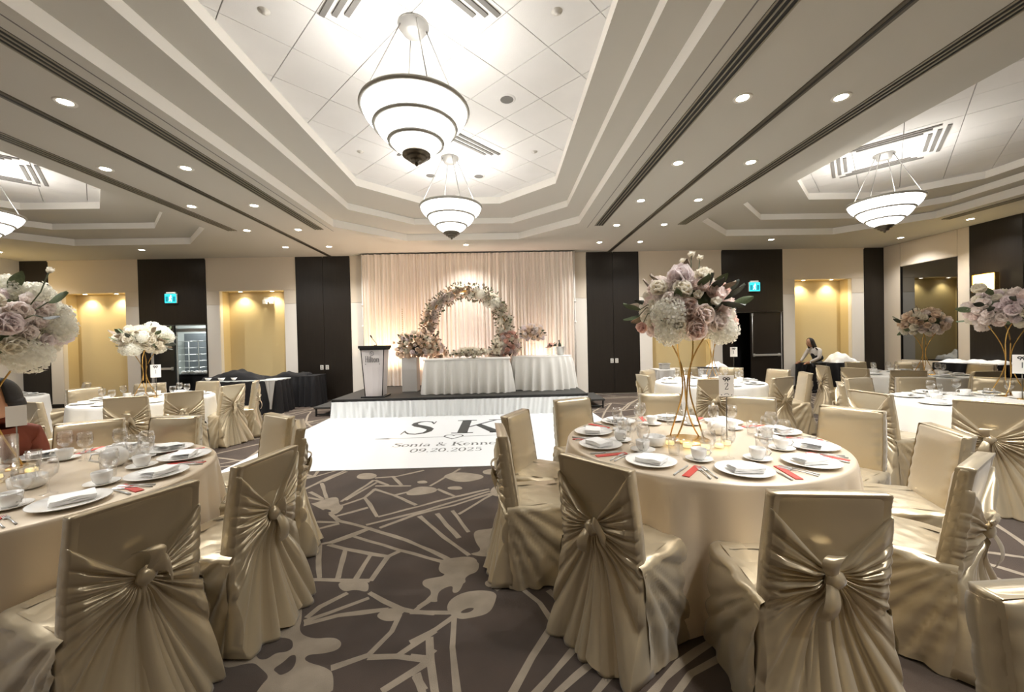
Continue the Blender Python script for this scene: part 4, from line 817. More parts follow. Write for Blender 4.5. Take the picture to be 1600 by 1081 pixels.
# ------------------------------------------------------------------ flowers
def petal(mb, L, wd, cup, curl, az, tilt, base, mi=0, n=4, r_=rnd):
    rows = []
    mt = Matrix.Rotation(az, 4, 'Z') @ Matrix.Translation((base, 0, 0)) @ Matrix.Rotation(-tilt, 4, 'Y')
    for i in range(n):
        t = i/(n-1); w_ = wd*(.35+.65*sin(pi*min(1, t*.85+.1)))*(1 if t < .99 else .55); row = []
        for q in (-1, -.35, .35, 1):
            p = Vector((cup*(q*q)*-.3*wd*-1-curl*t*t*t*L, q*w_, L*t)); row.append(mt @ p)
        rows.append([tuple(p) for p in row])
    mb.grid(rows, mi)
def rose_mesh(m, seed, lay=((4, .55, 8), (5, .75, 22), (6, .95, 42), (7, 1.05, 68)), nm='rose', n=4):
    r_ = random.Random(seed); mb = MB()
    for li, (k, L, tl) in enumerate(lay):
        for i in range(k):
            az = 2*pi*i/k+li*.7+r_.uniform(-.15, .15)
            petal(mb, L*r_.uniform(.9, 1.05), .42+.08*li, .5, -.18-.06*li, az, R(tl+r_.uniform(-6, 6)), .05+.07*li, 0, n)
    mb.v = [(x, y, z-.55) for x, y, z in mb.v]
    return mb.mesh(nm, M[m])
def hyd_mesh(m, seed, nf=84, nm='hydrangea'):
    r_ = random.Random(seed); mb = MB()
    for k in range(nf):
        z = 1-1.55*(k+.5)/nf; ph = k*2.39996; rr = (1-z*z)**.5; n = Vector((rr*cos(ph), rr*sin(ph), z)); rad = r_.uniform(.88, 1.08)
        q = n.to_track_quat('Z', 'Y').to_matrix().to_4x4(); mt = Matrix.Translation(n*rad) @ q @ Matrix.Rotation(r_.uniform(0, 6), 4, 'Z')
        for i in range(4):
            a = pi/2*i; d = .21; e = [(0, 0, 0), (d*cos(a-.55), d*sin(a-.55), .09), (d*1.4*cos(a), d*1.4*sin(a), .12), (d*cos(a+.55), d*sin(a+.55), .09)]
            mb.add([tuple(mt @ Vector(p)) for p in e], [(0, 1, 2, 3)], 0, True)
    mb.lathe([(.001, -.7), (.55, -.5), (.78, 0), (.55, .55), (.28, .73), (.001, .78)], 12)
    return mb.mesh(nm, M[m])
def leaf_mesh(m, nm='leaf'):
    rows = []
    for i in range(6):
        t = i/5; w_ = .24*sin(pi*(t*.92+.04))**.8; rows.append([(-w_, t, .12*t*t-.05), (0, t, .06*t-.12*t*t*-1), (w_, t, .12*t*t-.05)])
    return MB().grid([[(x, y-.0, z-.1*y*y) for x, y, z in r] for r in rows]).mesh(nm, M[m])
BL = dict(rosep=[rose_mesh('rosep', 1), rose_mesh('rosep', 2)], coral=[rose_mesh('coral', 3)], rosew=[rose_mesh('rosew', 4), rose_mesh('rosew', 5)], blush=[rose_mesh('blush', 6, ((5, .6, 5), (7, .8, 20), (8, 1, 40), (9, 1.05, 64), (9, 1.0, 88)), 'peony')], hyd=[hyd_mesh('hyd', 7), hyd_mesh('hyd', 8)], lav=[rose_mesh('lav', 9, ((5, .6, 5), (7, .85, 24), (8, 1, 46), (9, 1.0, 75)), 'peony')], peach=[rose_mesh('peach', 10), rose_mesh('peach', 14)],
 sm_w=[rose_mesh('rosew', 11, ((3, .6, 12), (5, .95, 48)), 'small_rose', 3)], sm_p=[rose_mesh('blush', 12, ((3, .6, 12), (5, .95, 48)), 'small_rose', 3)], sm_c=[rose_mesh('peach', 13, ((3, .6, 12), (5, .95, 48)), 'small_rose', 3)])
LEAF = [leaf_mesh('leaf'), leaf_mesh('leafd'), leaf_mesh('leafb')]
def bloom(kind, parent, p, nrm, size, r_):
    me = r_.choice(BL[kind]); q = Vector(nrm).to_track_quat('Z', 'Y').to_euler(); return obj(me.name.split('.')[0], me, parent, loc=p, rot=q, sc=size)
def leafat(parent, p, d, size, r_, k=None):
    q = (Vector(d).to_track_quat('Y', 'Z').to_matrix() @ Matrix.Rotation(r_.uniform(-1.3, 1.3), 3, 'Y')).to_euler(); return obj('leaf', LEAF[r_.randrange(3) if k is None else k], parent, loc=p, rot=q, sc=size)
def wires(h, r0, rw, r1, zw, rad=.0055):
    out = []
    for k in range(4):
        a = k*pi/2+.5; pts = []
        for i in range(15):
            t = i/14; z = h*t; r = rw+(r0-rw)*((zw-t)/zw)**1.6 if t < zw else rw+(r1-rw)*((t-zw)/(1-zw))**1.8
            pts.append((r*cos(a+t*1.9), r*sin(a+t*1.9), z))
        out.append(MB().tube(pts, rad, 6))
    return out
def centerpiece(x, y, lab, kinds, seed, rx=.33, rz=.25, h=.66, n=44, nl=34, extra=(), z0=TH, big=.088, zoff=.11):
    r_ = random.Random(seed); t = thing('flower_centerpiece', lab, 'flowers', (x, y, z0+.001))
    for m_ in wires(h+.06, .14, .022, .15, .5): obj('stand_wire', (m_, M['gold']), t)
    obj('base_plate', (MB().lathe([(.001, .006), (.15, .006), (.153, .003), (.15, 0)], 32), M['gold']), t)
    cz = h+rz*.92
    obj('foliage_core', (MB().lathe([(.001, cz-rz*.7), (rx*.4, cz-rz*.6), (rx*.6, cz), (rx*.4, cz+rz*.55), (.001, cz+rz*.65)], 16), M['leaf']), t)
    for k in range(n):
        z = 1-1.85*(k+.5)/n; ph = k*2.39996+seed; rr = (1-z*z)**.5; j = r_.uniform(.86, 1.06); sz = big*r_.uniform(.8, 1.2)
        kind = r_.choice(kinds); p = (rx*.88*rr*cos(ph)*j, rx*.88*rr*sin(ph)*j, cz+rz*z*j*.92); nv = (rr*cos(ph), rr*sin(ph), z*.9+.12)
        bloom(kind, t, p, nv, sz*(1.05 if kind == 'hyd' else 1)*(.72 if kind.startswith('sm') else 1), r_)
    for k in range(nl):
        z = r_.uniform(-.6, .95); ph = r_.uniform(0, 6.28); rr = (1-z*z)**.5; p = (rx*.8*rr*cos(ph), rx*.8*rr*sin(ph), cz+rz*z*.85)
        leafat(t, p, (rr*cos(ph), rr*sin(ph), z*.7+r_.uniform(-.2, .6)), r_.uniform(.09, .15), r_)
    for k_, p_, n_, s_ in extra:
        if k_ == 'sm_w' or hypot(p_[0], p_[1]) > rx*.9: obj('stem', (MB().tube([(p_[0]*.45, p_[1]*.45, cz), (p_[0]*.85, p_[1]*.85, (cz+p_[2]+zoff)/2+.03), (p_[0], p_[1], p_[2]+zoff)], .0035, 5), M['stem']), t)
    for kind, p, nv, sz in [(k_, (p_[0], p_[1], p_[2]+zoff), n_, s_) for k_, p_, n_, s_ in extra]: bloom(kind, t, p, nv, sz, r_) if kind in BL else leafat(t, p, nv, sz, r_, {'leaf': 0, 'leafd': 1, 'leafb': 2}[kind])
    return t
MIX = ['rosep', 'rosew', 'blush', 'lav', 'rosew', 'rosep', 'rosew', 'sm_w', 'rosew', 'blush']
ex1 = [('coral', (.21, -.14, .94), (.5, -.8, .4), .07), ('coral', (.235, -.17, .72), (.5, -.85, .1), .085), ('rosep', (-.02, -.31, .76), (0, -1, .15), .1), ('rosep', (-.07, -.31, .66), (-.2, -1, 0), .1), ('hyd', (-.2, -.2, .78), (-.5, -.8, .2), .1), ('coral', (-.35, -.1, .69), (-.9, -.5, 0), .06), ('rosew', (-.25, -.16, .96), (-.5, -.6, .6), .09), ('lav', (-.1, -.16, 1.04), (-.3, -.7, .6), .13), ('rosew', (.06, -.17, 1.04), (.1, -.7, .6), .09), ('blush', (.1, -.27, .72), (.3, -1, .1), .1), ('rosew', (-.17, -.27, .70), (-.4, -1, .2), .08), ('hyd', (.16, -.2, .66), (.3, -.8, -.4), .085), ('hyd', (-.2, -.2, .66), (-.3, -.8, -.3), .085),
       ('leaf', (-.33, -.05, .82), (-1, 0, .3), .13), ('leaf', (-.34, -.05, .78), (-1, 0, -.3), .12), ('leafd', (.14, -.25, .86), (.5, -.6, .5), .15), ('leafd', (.1, -.27, .84), (.6, -.6, -.2), .15), ('leafd', (.05, -.24, .95), (-.2, -.7, .4), .13), ('leaf', (.22, -.2, .83), (.8, -.5, .3), .13), ('sm_w', (.03, -.05, 1.2), (0, -.3, 1), .05), ('sm_w', (.1, -.03, 1.18), (.2, -.3, 1), .045), ('sm_w', (-.02, -.02, 1.16), (0, -.3, 1), .045)]
centerpiece(1.30, 2.78, 'tall pink and white floral centerpiece on gold wire stand, right front table', MIX, 5, .33, .25, .70, 72, 30, ex1)
centerpiece(-3.17, 2.52, 'large pink and ivory floral centerpiece at the left frame edge', ['blush', 'rosew', 'rosep', 'lav', 'blush', 'rosew', 'rosew', 'hyd', 'sm_p'], 8, .37, .28, .64, 76, 22, [('leafd', (.46, -.1, .82), (1, 0, 0), .1), ('leaf', (.38, 0, .92), (1, 0, .5), .14), ('blush', (.22, -.28, .82), (.5, -.8, 0), .13), ('sm_w', (.40, 0, 1.12), (.4, -.4, 1), .04)])
centerpiece(-5.42, 6.15, 'ivory rose centerpiece on gold stand on the second left table', ['rosew', 'rosew', 'rosew', 'sm_w', 'hyd'], 13, .34, .22, .66, 56, 24)
centerpiece(3.62, 6.75, 'white floral centerpiece partly behind the tall pink one', ['hyd', 'rosew', 'sm_w'], 17, .34, .26, .70, 54, 18)
centerpiece(5.64, 4.28, 'pale pink floral centerpiece at the right frame edge below the sconce', ['lav', 'blush', 'lav', 'blush', 'rosep', 'rosew'], 21, .37, .24, .74, 70, 10, [('leafd', (-.4, -.1, .9), (-1, 0, .1), .12), ('rosew', (-.33, 0, 1.1), (-.6, -.4, .6), .1)])
centerpiece(7.28, 6.66, 'peach floral centerpiece in front of the mirror on the far right table', ['peach', 'blush', 'peach', 'rosew', 'sm_c'], 25, .35, .25, .66, 64, 12)
centerpiece(-8.25, 6.4, 'small ivory centerpiece on the far left table', ['rosew', 'hyd'], 29, .3, .2, .66, 20, 10)
# flower arch
ar = thing('floral_arch', 'round arch covered in ivory and blush flowers on the stage', 'floral arch', (-.83, 9.62, SZ))
RA, CZ = .92, 1.42
obj('arch_frame', (MB().tube([(RA*cos(R(a)), 0, CZ+RA*sin(R(a))) for a in range(-58, 239, 6)], .025, 8), M['gold']), ar)
for s in (-1, 1): obj('arch_foot', (MB().bbox(s*.49-.12, s*.49+.12, -.2, .2, 0, .02, .004).tube([(s*.49, 0, .02), (s*.49, 0, CZ-.75)], .025, 8), M['gold']), ar)
r_ = random.Random(31); lf = MB()
for k in range(290):
    a = R(-52+284*((k*.61803) % 1)); th = r_.uniform(0, 6.28); tr = .145*r_.uniform(.7, 1.15)*(1.2 if sin(a) < -.1 else 1); rr = RA+tr*cos(th); yy = -abs(tr*sin(th)) if r_.random() < .85 else tr*sin(th)
    p = (rr*cos(a), yy, CZ+rr*sin(a)); nv = (cos(th)*cos(a), -abs(sin(th))-.15, cos(th)*sin(a)); right = cos(a) > .1
    kd = r_.choice(['sm_w', 'rosew', 'sm_w', 'sm_p', 'rosew', 'hyd'] if right else ['sm_w', 'sm_p', 'sm_c', 'rosew', 'peach', 'blush'])
    bloom(kd, ar, p, nv, r_.uniform(.095, .13)*(.75 if kd in ('rosew', 'peach', 'hyd') else 1), r_)
for k in range(1300):
    a = R(r_.uniform(-56, 236)); th = r_.uniform(0, 6.28); tr = .16*r_.uniform(.4, 1.25); p = Vector(((RA+tr*cos(th))*cos(a), tr*sin(th), CZ+(RA+tr*cos(th))*sin(a)))
    d = Vector((cos(th)*cos(a)+r_.uniform(-.5, .5), sin(th)+r_.uniform(-.5, .5), cos(th)*sin(a)+r_.uniform(-.5, .5))).normalized(); s_ = d.cross(Vector((.3, 1, .2))).normalized()*.018; L = r_.uniform(.06, .1)
    lf.add([p, p+d*L*.5+s_, p+d*L, p+d*L*.5-s_], [(0, 1, 2, 3)], r_.choice((0, 0, 1, 1, 1)))
lo = obj('foliage', (lf, M['leaf'], M['leafb'], M['leafd']), ar); lo['kind'] = 'stuff'
def spray(x, y, z, lab, kinds, seed, rx, ry, rz, n, nl, size=.085, stand=None):
    r_ = random.Random(seed); t = thing('flower_arrangement', lab, 'flowers', (x, y, z)); 
    if stand: obj('stand', (MB().lathe([(.08, 0), (.08, .01), (.02, .03), (.018, stand-.04), (.1, stand)], 16), M['glass']), t)
    s0 = stand or 0
    obj('foliage_core', (MB().lathe([(.001, s0+rz*.2), (rx*.4, s0+rz*.4), (rx*.45, s0+rz*.7), (.001, s0+rz*.9)], 12).xform(Matrix.Diagonal((1, ry/rx, 1, 1))), M['leafb']), t)
    for k in range(n):
        zz = 1-1.75*(k+.5)/n; ph = k*2.39996; rr = (1-zz*zz)**.5; jj = r_.uniform(.72, 1.2); bloom(r_.choice(kinds), t, (rx*jj*rr*cos(ph), ry*jj*rr*sin(ph), s0+rz*.6+rz*.6*zz*jj+.02), (rr*cos(ph), rr*sin(ph), zz+.2), size*r_.uniform(.8, 1.2), r_)
    for k in range(nl): ph = r_.uniform(0, 6.28); zz = r_.uniform(-.2, .9); leafat(t, (rx*.8*cos(ph), ry*.8*sin(ph), s0+rz*.6+rz*.5*zz), (cos(ph), sin(ph), zz), r_.uniform(.07, .12), r_)
spray(-1.93, 9.25, SZ+.66, 'full blush flower cluster at the lower left of the arch', ['sm_c', 'sm_p', 'peach', 'rosew', 'lav', 'sm_c'], 41, .50, .26, .58, 140, 90, .085)
spray(.18, 9.55, SZ+.62, 'pink flower cluster at the lower right foot of the arch', ['coral', 'rosep', 'sm_p', 'sm_w', 'lav'], 42, .25, .22, .6, 70, 20, .09)
spray(-.72, 8.72, SZ+.753, 'low garland of ivory flowers on the head table', ['rosew', 'sm_w', 'peach', 'sm_w', 'rosew'], 43, .36, .14, .17, 46, 26, .08)
spray(.72, 9.3, SZ+.753, 'dusty pink arrangement on a clear stand on the round stage table', ['lav', 'sm_p', 'sm_c', 'peach', 'blush'], 44, .30, .22, .34, 70, 24, .085, .30)
spray(1.12, 9.12, SZ+.753, 'small pink flower spray on the round stage table', ['coral', 'sm_p'], 45, .08, .06, .1, 10, 8, .045, .16)
spray(-.12, 9.0, SZ+.753, 'tall white orchid flowers behind the right end of the head table', ['sm_w', 'rosew'], 46, .10, .08, .34, 22, 8, .07)
# ------------------------------------------------------------------ table number cards and centre items
def number_card(x, y, rz, lab, h, sz=1., digit=True, z0=TH, mark=True):
    t = thing('table_number_card', lab, 'table card', (x, y, z0+.001), rz)
    obj('foot', (MB().lathe([(.001, .008), (.035, .006), (.038, 0)], 18), M['gold']), t); obj('rod', (MB().tube([(0, .004, .005), (0, .004, h)], .0035, 6), M['bronze']), t)
    cw, ch = .055*sz, .083*sz; obj('card', (MB().bbox(-cw, cw, -.002, .001, h-ch*.3, h+ch*1.7, .0008), M['card']), t)
    if not mark: return
    f = lambda a, b, z: (a, -.002-z*.1, h-ch*.3+b)
    mb = MB(); 
    if digit: write(mb, '2', -.017*sz, .055*sz, .034*sz, .055*sz, .006, f)
    else: stroke(mb, [(0, .05*sz), (0, .1*sz)], .006, .006, f)
    obj('numeral', (mb, M['ink']), t); mb = MB()
    for s in (-1, 1):
        stroke(mb, arc(s*.013*sz, .14*sz, .011*sz, .008*sz, 0, 360, 12), .008*sz, .006, f); stroke(mb, [(s*.004*sz, .133*sz), (s*.012*sz, .118*sz)], .006*sz, .006, f)
    if digit:
        stroke(mb, arc(0, .012*sz, .016*sz, .012*sz, 0, 180, 10), .003, .006, f)
        for s in (-1, 1): stroke(mb, [(s*.04*sz, .016*sz), (s*.034*sz, .01*sz)], .006, .006, f)
    obj('bow_ornament', (mb, M['ink']), t)
number_card(1.545, 2.70, R(-12), 'table number two card with bow ornament on a thin rod', .335, .88)
number_card(-5.17, 6.05, R(20), 'small table number card on the second left table', .33, 1.15, False)
number_card(4.0, 6.75, R(-28), 'small table number card on the table right of the stage', .40, 1.0, False)
number_card(5.45, 4.02, R(-45), 'table number card at the right frame edge', .30, 1.2, False)
number_card(-2.86, 2.40, R(50), 'blank white table card at the left edge, beside the seated person', .31, .72, False, mark=False)
vot = MB().lathe([(.001, .003), (.03, .003), (.034, .02), (.034, .06), (.031, .06), (.03, .015), (.001, .012)], 18).mesh('votive', M['glass'])
wax = MB().lathe([(.001, .03), (.026, .03), (.027, .012), (.001, .01)], 14).mesh('candle', mat('votive_wax', 'f2e2b0', .5, emit='ffdf8a', estr=1.2))
for k, (dx, dy) in enumerate(((-.10, -.22), (.0, -.26), (.10, -.24), (.18, -.18), (-.18, -.14))):
    inst([('glass_holder', vot), ('candle', wax)], 'votive_candle', 'small votive candle, %s from left before the right front table flowers' % ORD[(1, 2, 3, 4, 0)[k]], 'candle', (1.30+dx, 2.78+dy, TH+.002), 0, 'votives on the right front table')
for k, (dx, dy) in enumerate(((.02, -.24), (.14, -.2), (.2, -.08))):
    inst([('glass_holder', vot), ('candle', wax)], 'votive_candle', 'small votive candle, %s from left before the left front table flowers' % ORD[k], 'candle', (-3.03+dx, 2.52+dy, TH+.002), 0, 'votives on the left front table')
tag(obj('glass_vase', (MB().lathe([(.001, .003), (.042, .003), (.045, .01), (.045, .26), (.042, .26), (.041, .012), (.001, .01)], 24), M['glass']), loc=(-2.80, 2.30, TH+.001)), 'tall clear glass cylinder vase at the left frame edge', 'vase')
def pot(x, y, lab, glass=False):
    m_ = M['china']; t = thing('tea_pot', lab, 'teapot', (x, y, TH+.001), R(40))
    obj('body', (MB().lathe([(.001, .002), (.045, .003), (.066, .03), (.072, .06), (.06, .095), (.04, .108), (.001, .11)], 28), m_), t); obj('lid', (MB().lathe([(.043, .108), (.03, .12), (.008, .125), (.01, .138), (.001, .142)], 20), m_), t)
    obj('spout', (MB().tube([(.06, 0, .045), (.09, 0, .065), (.108, 0, .1)], [.016, .012, .009], 8), m_), t); obj('handle', (MB().tube([(-.062, 0, .09), (-.1, 0, .09), (-.108, 0, .055), (-.066, 0, .035)], .007, 8), m_), t)
pot(1.60, 2.92, 'white rounded teapot right of the number card'); pot(-2.45, 2.55, 'white rounded teapot on the left front table')
def ribbed_bowl(x, y, lab):
    n = 40; rows = []
    for z, r in ((.002, .05), (.01, .066), (.035, .07), (.062, .072), (.066, .069), (.03, .062), (.012, .05), (.012, .002)): rows.append([((r+.0022*cos(k*pi))*cos(2*pi*k/n), (r+.0022*cos(k*pi))*sin(2*pi*k/n), z) for k in range(n)])
    tag(obj('ribbed_bowl', (MB().grid(rows, closed=True), M['china']), loc=(x, y, TH+.001)), lab, 'bowl')
ribbed_bowl(1.02, 2.66, 'white ribbed sugar bowl left of the gold stand'); ribbed_bowl(-2.55, 2.18, 'white ribbed bowl in the middle of the left front table')
# ------------------------------------------------------------------ service tables and linens
def heap(wd, dp, h, seed, m, n=26):
    r_ = random.Random(seed); ph = [r_.uniform(0, 6) for _ in range(6)]; rows = []
    for j in range(n+1):
        v = j/n*2-1; row = []
        for i in range(n+1):
            u = i/n*2-1; e = max(0, 1-abs(u)**2.5)*max(0, 1-abs(v)**2.5)
            z = h*e**.45*(.62+.2*sin(u*4+ph[0]+v)+.1*sin(u*8+ph[1])*cos(v*5+ph[2])+.05*sin(u*13+v*8+ph[3]))
            row.append((u*wd/2*(1+.05*sin(v*6+ph[4])), v*dp/2*(1+.06*sin(u*7+ph[5])), max(0.002, z)))
        rows.append(row)
    return MB().grid(rows)
def draped_table(x0, x1, y0, y1, z, m, lab, topm=None, seed=1):
    t = thing('service_table', lab, 'table', ((x0+x1)/2, (y0+y1)/2, 0)); hx, hy = (x1-x0)/2, (y1-y0)/2
    obj('tabletop', (MB().bbox(-hx, hx, -hy, hy, z-.03, z, .006), M[topm or m]), t)
    obj('drape', (pleat_skirt(rect_outline(-hx+.005, hx-.005, -hy+.005, hy-.005, 90, 40), .006, z-.012, .05, 22, seed, 0, 0), M[m]), t)
    for a in (-1, 1):
        for b in (-1, 1): obj('leg', (MB().tube([(a*(hx-.06), b*(hy-.06), 0), (a*(hx-.06), b*(hy-.06), z-.03)], .015, 6), M['metal']), t)
draped_table(-6.6, -4.95, 8.78, 9.42, .75, 'blackcloth', 'long service table with black drape and bare grey top, under the second niche', 'kwall', 2)
draped_table(-5.75, -4.55, 9.75, 10.35, .75, 'blackcloth', 'black draped service table against the dark panel left of the stage', None, 3)
tag(obj('black_linen_pile', (heap(1.35, .5, .27, 3, 0), M['blackcloth']), loc=(-6.0, 9.1, .751)), 'crumpled pile of black linen on the grey topped service table', 'linen')
tag(obj('black_linen_pile', (heap(.75, .42, .13, 5, 0), M['blackcloth']), loc=(-5.2, 10.05, .751)), 'flat black cloth bundle on the table by the dark panel', 'linen')
for k in range(3): tag(obj('stacked_bowl', (MB().lathe([(.04, 0), (.055, .02), (.075, .07), (.07, .07), (.05, .02), (.001, .012)], 18), M['china']), loc=(-6.45+.28*k, 8.88, .751)), 'pale bowl under the edge of the black linen, %s from left' % ORD[k], 'bowl', 'bowls on the black service table')
tag(obj('hanging_cloth', (MB().grid([[(-.11*(1-f)+.22*u*(1-f)+.02*sin(u*9), -.012-.01*sin(u*14), -.62*f) for u in [i/10 for i in range(11)]] for f in [j/12 for j in range(13)]]), M['grey']), loc=(-5.02, 8.70, .748)), 'pale cloth corner hanging down from the black service table', 'cloth')
draped_table(3.35, 4.9, 8.35, 8.95, .80, 'grey', 'grey draped service table behind the table right of the stage', None, 4)
tag(obj('black_tray', (MB().bbox(-.2, .2, -.14, .14, 0, .02, .006).bbox(-.21, .21, -.15, .15, .018, .026, .003), M['black']), loc=(4.45, 8.6, .801)), 'black tray on the grey service table', 'tray')
tag(obj('linen_heap', (heap(.4, .3, .16, 8, 0), M['napkin']), loc=(4.72, 8.65, .801)), 'white linen heap beside the black tray', 'linen')
tag(obj('small_crate', (MB().bbox(-.09, .09, -.08, .08, 0, .13, .006).bbox(-.1, .1, -.09, .09, .11, .13, .004), M['grey']), loc=(3.55, 8.6, .801)), 'small pale crate on the left end of the grey service table', 'crate')
draped_table(7.98, 9.42, 10.02, 10.6, .74, 'blackcloth', 'black draped table in front of the niche where a woman works', None, 5)
tag(obj('linen_heap', (heap(.62, .42, .3, 11, 0), M['napkin']), loc=(8.95, 10.25, .741)), 'big white linen bundle on the black table beside the woman', 'linen')
tag(obj('linen_heap', (heap(.3, .25, .07, 12, 0), M['napkin']), loc=(8.2, 10.2, .741)), 'low folded linen under the hands of the woman', 'linen')
draped_table(9.75, 10.38, 7.55, 8.75, .80, 'blackcloth', 'black draped table along the right wall under the sconce', None, 6)
for k in range(3): tag(obj('folded_linen', (heap(.42, .36, .10, 14+k, 0), M['napkin']), loc=(10.05, 7.82+.36*k, .801)), 'white folded linen on the right wall table, %s from front' % ORD[k], 'linen', 'linens on the right wall table')
# ------------------------------------------------------------------ people
def body(name, joints, edges, mt, parent, sub=2):
    me = bpy.data.meshes.new(name); me.from_pydata([j[0] for j in joints], edges, []); me.materials.append(mt)
    o = bpy.data.objects.new(name, me); C.objects.link(o)
    if parent: o.parent = parent
    md = o.modifiers.new('skin', 'SKIN'); md.use_smooth_shade = True
    for i, j in enumerate(joints):
        rr = j[1] if isinstance(j[1], tuple) else (j[1], j[1]); me.skin_vertices[0].data[i].radius = rr
    me.skin_vertices[0].data[0].use_root = True
    sb = o.modifiers.new('subdivision', 'SUBSURF'); sb.levels = sub; sb.render_levels = sub
    return o
def head(t, c, yaw, tilt, hair_len, bun=False):
    """face looks along local +X; c is the head centre"""
    mt = Matrix.Translation(c) @ Matrix.Rotation(yaw, 4, 'Z') @ Matrix.Rotation(tilt, 4, 'Y'); rows = []
    for i in range(15):
        a = pi*i/14; z = .125*cos(a); rows.append([])
        for k in range(20):
            p = 2*pi*k/20; x = .092*sin(a)*cos(p); y = .074*sin(a)*sin(p)
            if cos(p) > 0: x *= 1-.14*sm(.0, -.12, z) if z < 0 else 1
            if z < -.03: y *= .86; x = x+.012*(1 if cos(p) > 0 else -.9)
            if cos(p) > .93: x += .022*math.exp(-((z+.012)/.022)**2)-.006*math.exp(-((z-.022)/.014)**2)+.006*math.exp(-((z+.058)/.012)**2)
            rows[-1].append(tuple(mt @ Vector((x, y, z))))
    obj('head', (MB().grid(rows, closed=True), M['skin']), t)
    for s in (-1, 1):
        obj('eye', (MB().lathe([(.001, .010), (.008, .006), (.010, 0), (.001, -.01)], 10).xform(mt @ Matrix.Translation((.079, s*.031, .018))), M['black']), t)
        obj('ear', (MB().lathe([(.001, .022), (.012, .012), (.014, 0), (.01, -.014), (.001, -.022)], 10).xform(mt @ Matrix.Translation((-.008, s*.075, .0))), M['skin']), t)
    obj('mouth', (MB().tube([mt @ Vector((.084, -.02, -.058)), mt @ Vector((.091, 0, -.058)), mt @ Vector((.084, .02, -.058))], .005, 6), M['lip']), t)
    hr = []
    for i in range(16):
        a = i/15; row = []
        for k in range(19):
            p = R(62)+(2*pi-R(124))*k/18; back = .5-.5*cos(p)
            if a < .55: q = a/.55*pi*.52; zz = .138*cos(q); rr = sin(q)
            else: zz = .138*cos(pi*.52)-(a-.55)/.45*hair_len*(.35+.65*back); rr = 1.0-.1*(a-.55)*(1-back)
            top = 1 if a > .18 else 1
            pp = p if a > .25 else p
            row.append(tuple(mt @ Vector((.102*rr*cos(pp)-.006-.02*(a > .55)*back*(a-.55), .084*rr*sin(pp)*(1+.1*(a > .6)), zz))))
        hr.append(row)
    hb = MB().grid(hr)
    if bun: hb.lathe([(.001, .06), (.045, .045), (.062, 0), (.045, -.045), (.001, -.06)], 14, c=(0, 0, 0)); n = 5*15 if False else None
    ho = obj('hair', (hb, M['hair']), t); s_ = ho.modifiers.new('thickness', 'SOLIDIFY'); s_.thickness = .012; s_.offset = 0
    return mt
def hand(t, wrist, direction, palm_n, m='skin', s=1.):
    d = Vector(direction).normalized(); n = Vector(palm_n).normalized(); sd = d.cross(n).normalized(); w0 = Vector(wrist); mb = MB()
    mb.tube([w0, w0+d*.035*s, w0+d*.075*s, w0+d*.088*s], [.024*s, .034*s, .036*s, .028*s], 10)
    for k, L in enumerate((.062, .072, .067, .052)):
        b = w0+d*.078*s+sd*(-.027+.018*k)*s; mb.tube([b, b+d*L*.45*s+n*.004, b+d*L*.8*s+n*.016*s, b+d*L*.95*s+n*.03*s], [.0095*s, .009*s, .008*s, .006*s], 7)
    b = w0+d*.025*s-sd*.026*s; mb.tube([b, b+d*.03*s-sd*.022*s, b+d*.058*s-sd*.028*s+n*.01], [.012*s, .0105*s, .008*s], 7)
    return obj('hand', (mb, M[m]), t)
# woman working at the black table in the right niche: stands, leaning to her right hand side, profile to the left
p = thing('person', 'woman with dark hair, black vest and white shirt leaning over the black table', 'person', (7.98, 9.78, 0)); p.scale = (.93, .93, .93)
body('body', [((0, 0, .88), (.16, .13)), ((-.04, .03, 1.02), (.14, .115)), ((-.10, .06, 1.16), (.155, .12)), ((-.13, .07, 1.235), (.06, .055)), ((-.15, .07, 1.29), (.05, .05)),
     ((-.09, -.14, 1.18), .058), ((-.14, -.17, .97), .047), ((-.22, .04, .86), .036), ((-.11, .24, 1.18), .058), ((-.16, .33, 1.0), .047), ((-.26, .33, .86), .036)],
     [(0, 1), (1, 2), (2, 3), (3, 4), (2, 5), (5, 6), (6, 7), (2, 8), (8, 9), (9, 10)], M['shirt'], p)
body('vest', [((.005, 0, .86), (.175, .145)), ((-.035, .03, 1.0), (.155, .13)), ((-.075, .05, 1.10), (.165, .125)), ((-.10, .06, 1.16), (.13, .10))], [(0, 1), (1, 2), (2, 3)], M['vest'], p)
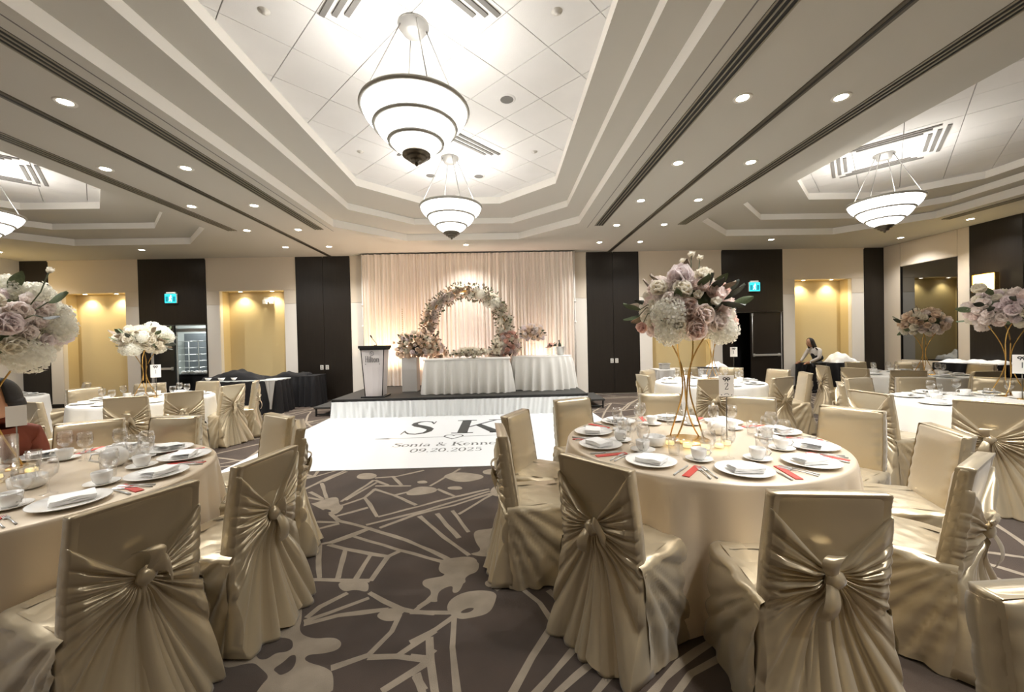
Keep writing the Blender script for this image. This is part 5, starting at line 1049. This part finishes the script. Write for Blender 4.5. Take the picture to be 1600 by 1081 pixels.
body('trousers', [((0, 0, .90), (.15, .12)), ((.02, -.09, .80), .095), ((.02, -.10, .46), .068), ((.05, -.10, .09), .05), ((.02, .09, .80), .095), ((.03, .10, .46), .068), ((.06, .10, .09), .05)], [(0, 1), (1, 2), (2, 3), (0, 4), (4, 5), (5, 6)], M['vest'], p)
for yv in (-.1, .1): obj('shoe', (MB().bbox(-.13, .12, yv-.04, yv+.04, 0, .07, .02).bbox(0, .12, yv-.042, yv+.042, .06, .1, .02), M['black']), p)
head(p, (-.19, .07, 1.375), pi, R(18), .30)
hand(p, (-.23, .05, .85), (-1, .2, -.25), (0, 0, -1)); hand(p, (-.27, .33, .85), (-1, 0, -.25), (0, 0, -1))
# seated person at the left frame edge
p = thing('person', 'seated person with dark hair and rust top at the left frame edge', 'person', (-3.56, 2.86, 0), R(50))
body('body', [((0, -.02, .56), (.16, .13)), ((0, -.09, .74), (.145, .12)), ((0, -.19, .92), (.17, .12)), ((0, -.235, 1.0), (.07, .065)), ((0, -.27, 1.06), (.055, .055)),
     ((.17, -.24, .93), .062), ((.21, -.16, .74), .05), ((-.19, -.24, .93), .062), ((-.21, -.16, .74), .05)], [(0, 1), (1, 2), (2, 3), (3, 4), (2, 5), (5, 6), (2, 7), (7, 8)], M['redtop'], p)
body('trousers', [((0, -.02, .58), (.16, .13)), ((.10, -.08, .56), .098), ((.13, -.42, .55), .075), ((.13, -.44, .09), .05), ((-.10, -.08, .56), .098), ((-.11, -.42, .55), .075), ((-.11, -.44, .09), .05)], [(0, 1), (1, 2), (2, 3), (0, 4), (4, 5), (5, 6)], M['vest'], p)
body('forearm', [((.21, -.15, .75), .046), ((.2, -.29, .70), .042), ((.10, -.36, .665), .032)], [(0, 1), (1, 2)], M['skin'], p); body('forearm', [((-.21, -.15, .75), .046), ((-.2, -.29, .70), .042), ((-.08, -.36, .665), .032)], [(0, 1), (1, 2)], M['skin'], p)
hand(p, (.10, -.36, .665), (-.6, -.8, -.05), (0, 0, -1)); hand(p, (-.08, -.36, .665), (.5, -.8, -.05), (0, 0, -1))
for xv in (.13, -.11): obj('shoe', (MB().bbox(xv-.045, xv+.045, -.60, -.36, 0, .07, .02), M['black']), p)
mt = head(p, (.03, -.31, 1.18), R(228), R(10), .06)
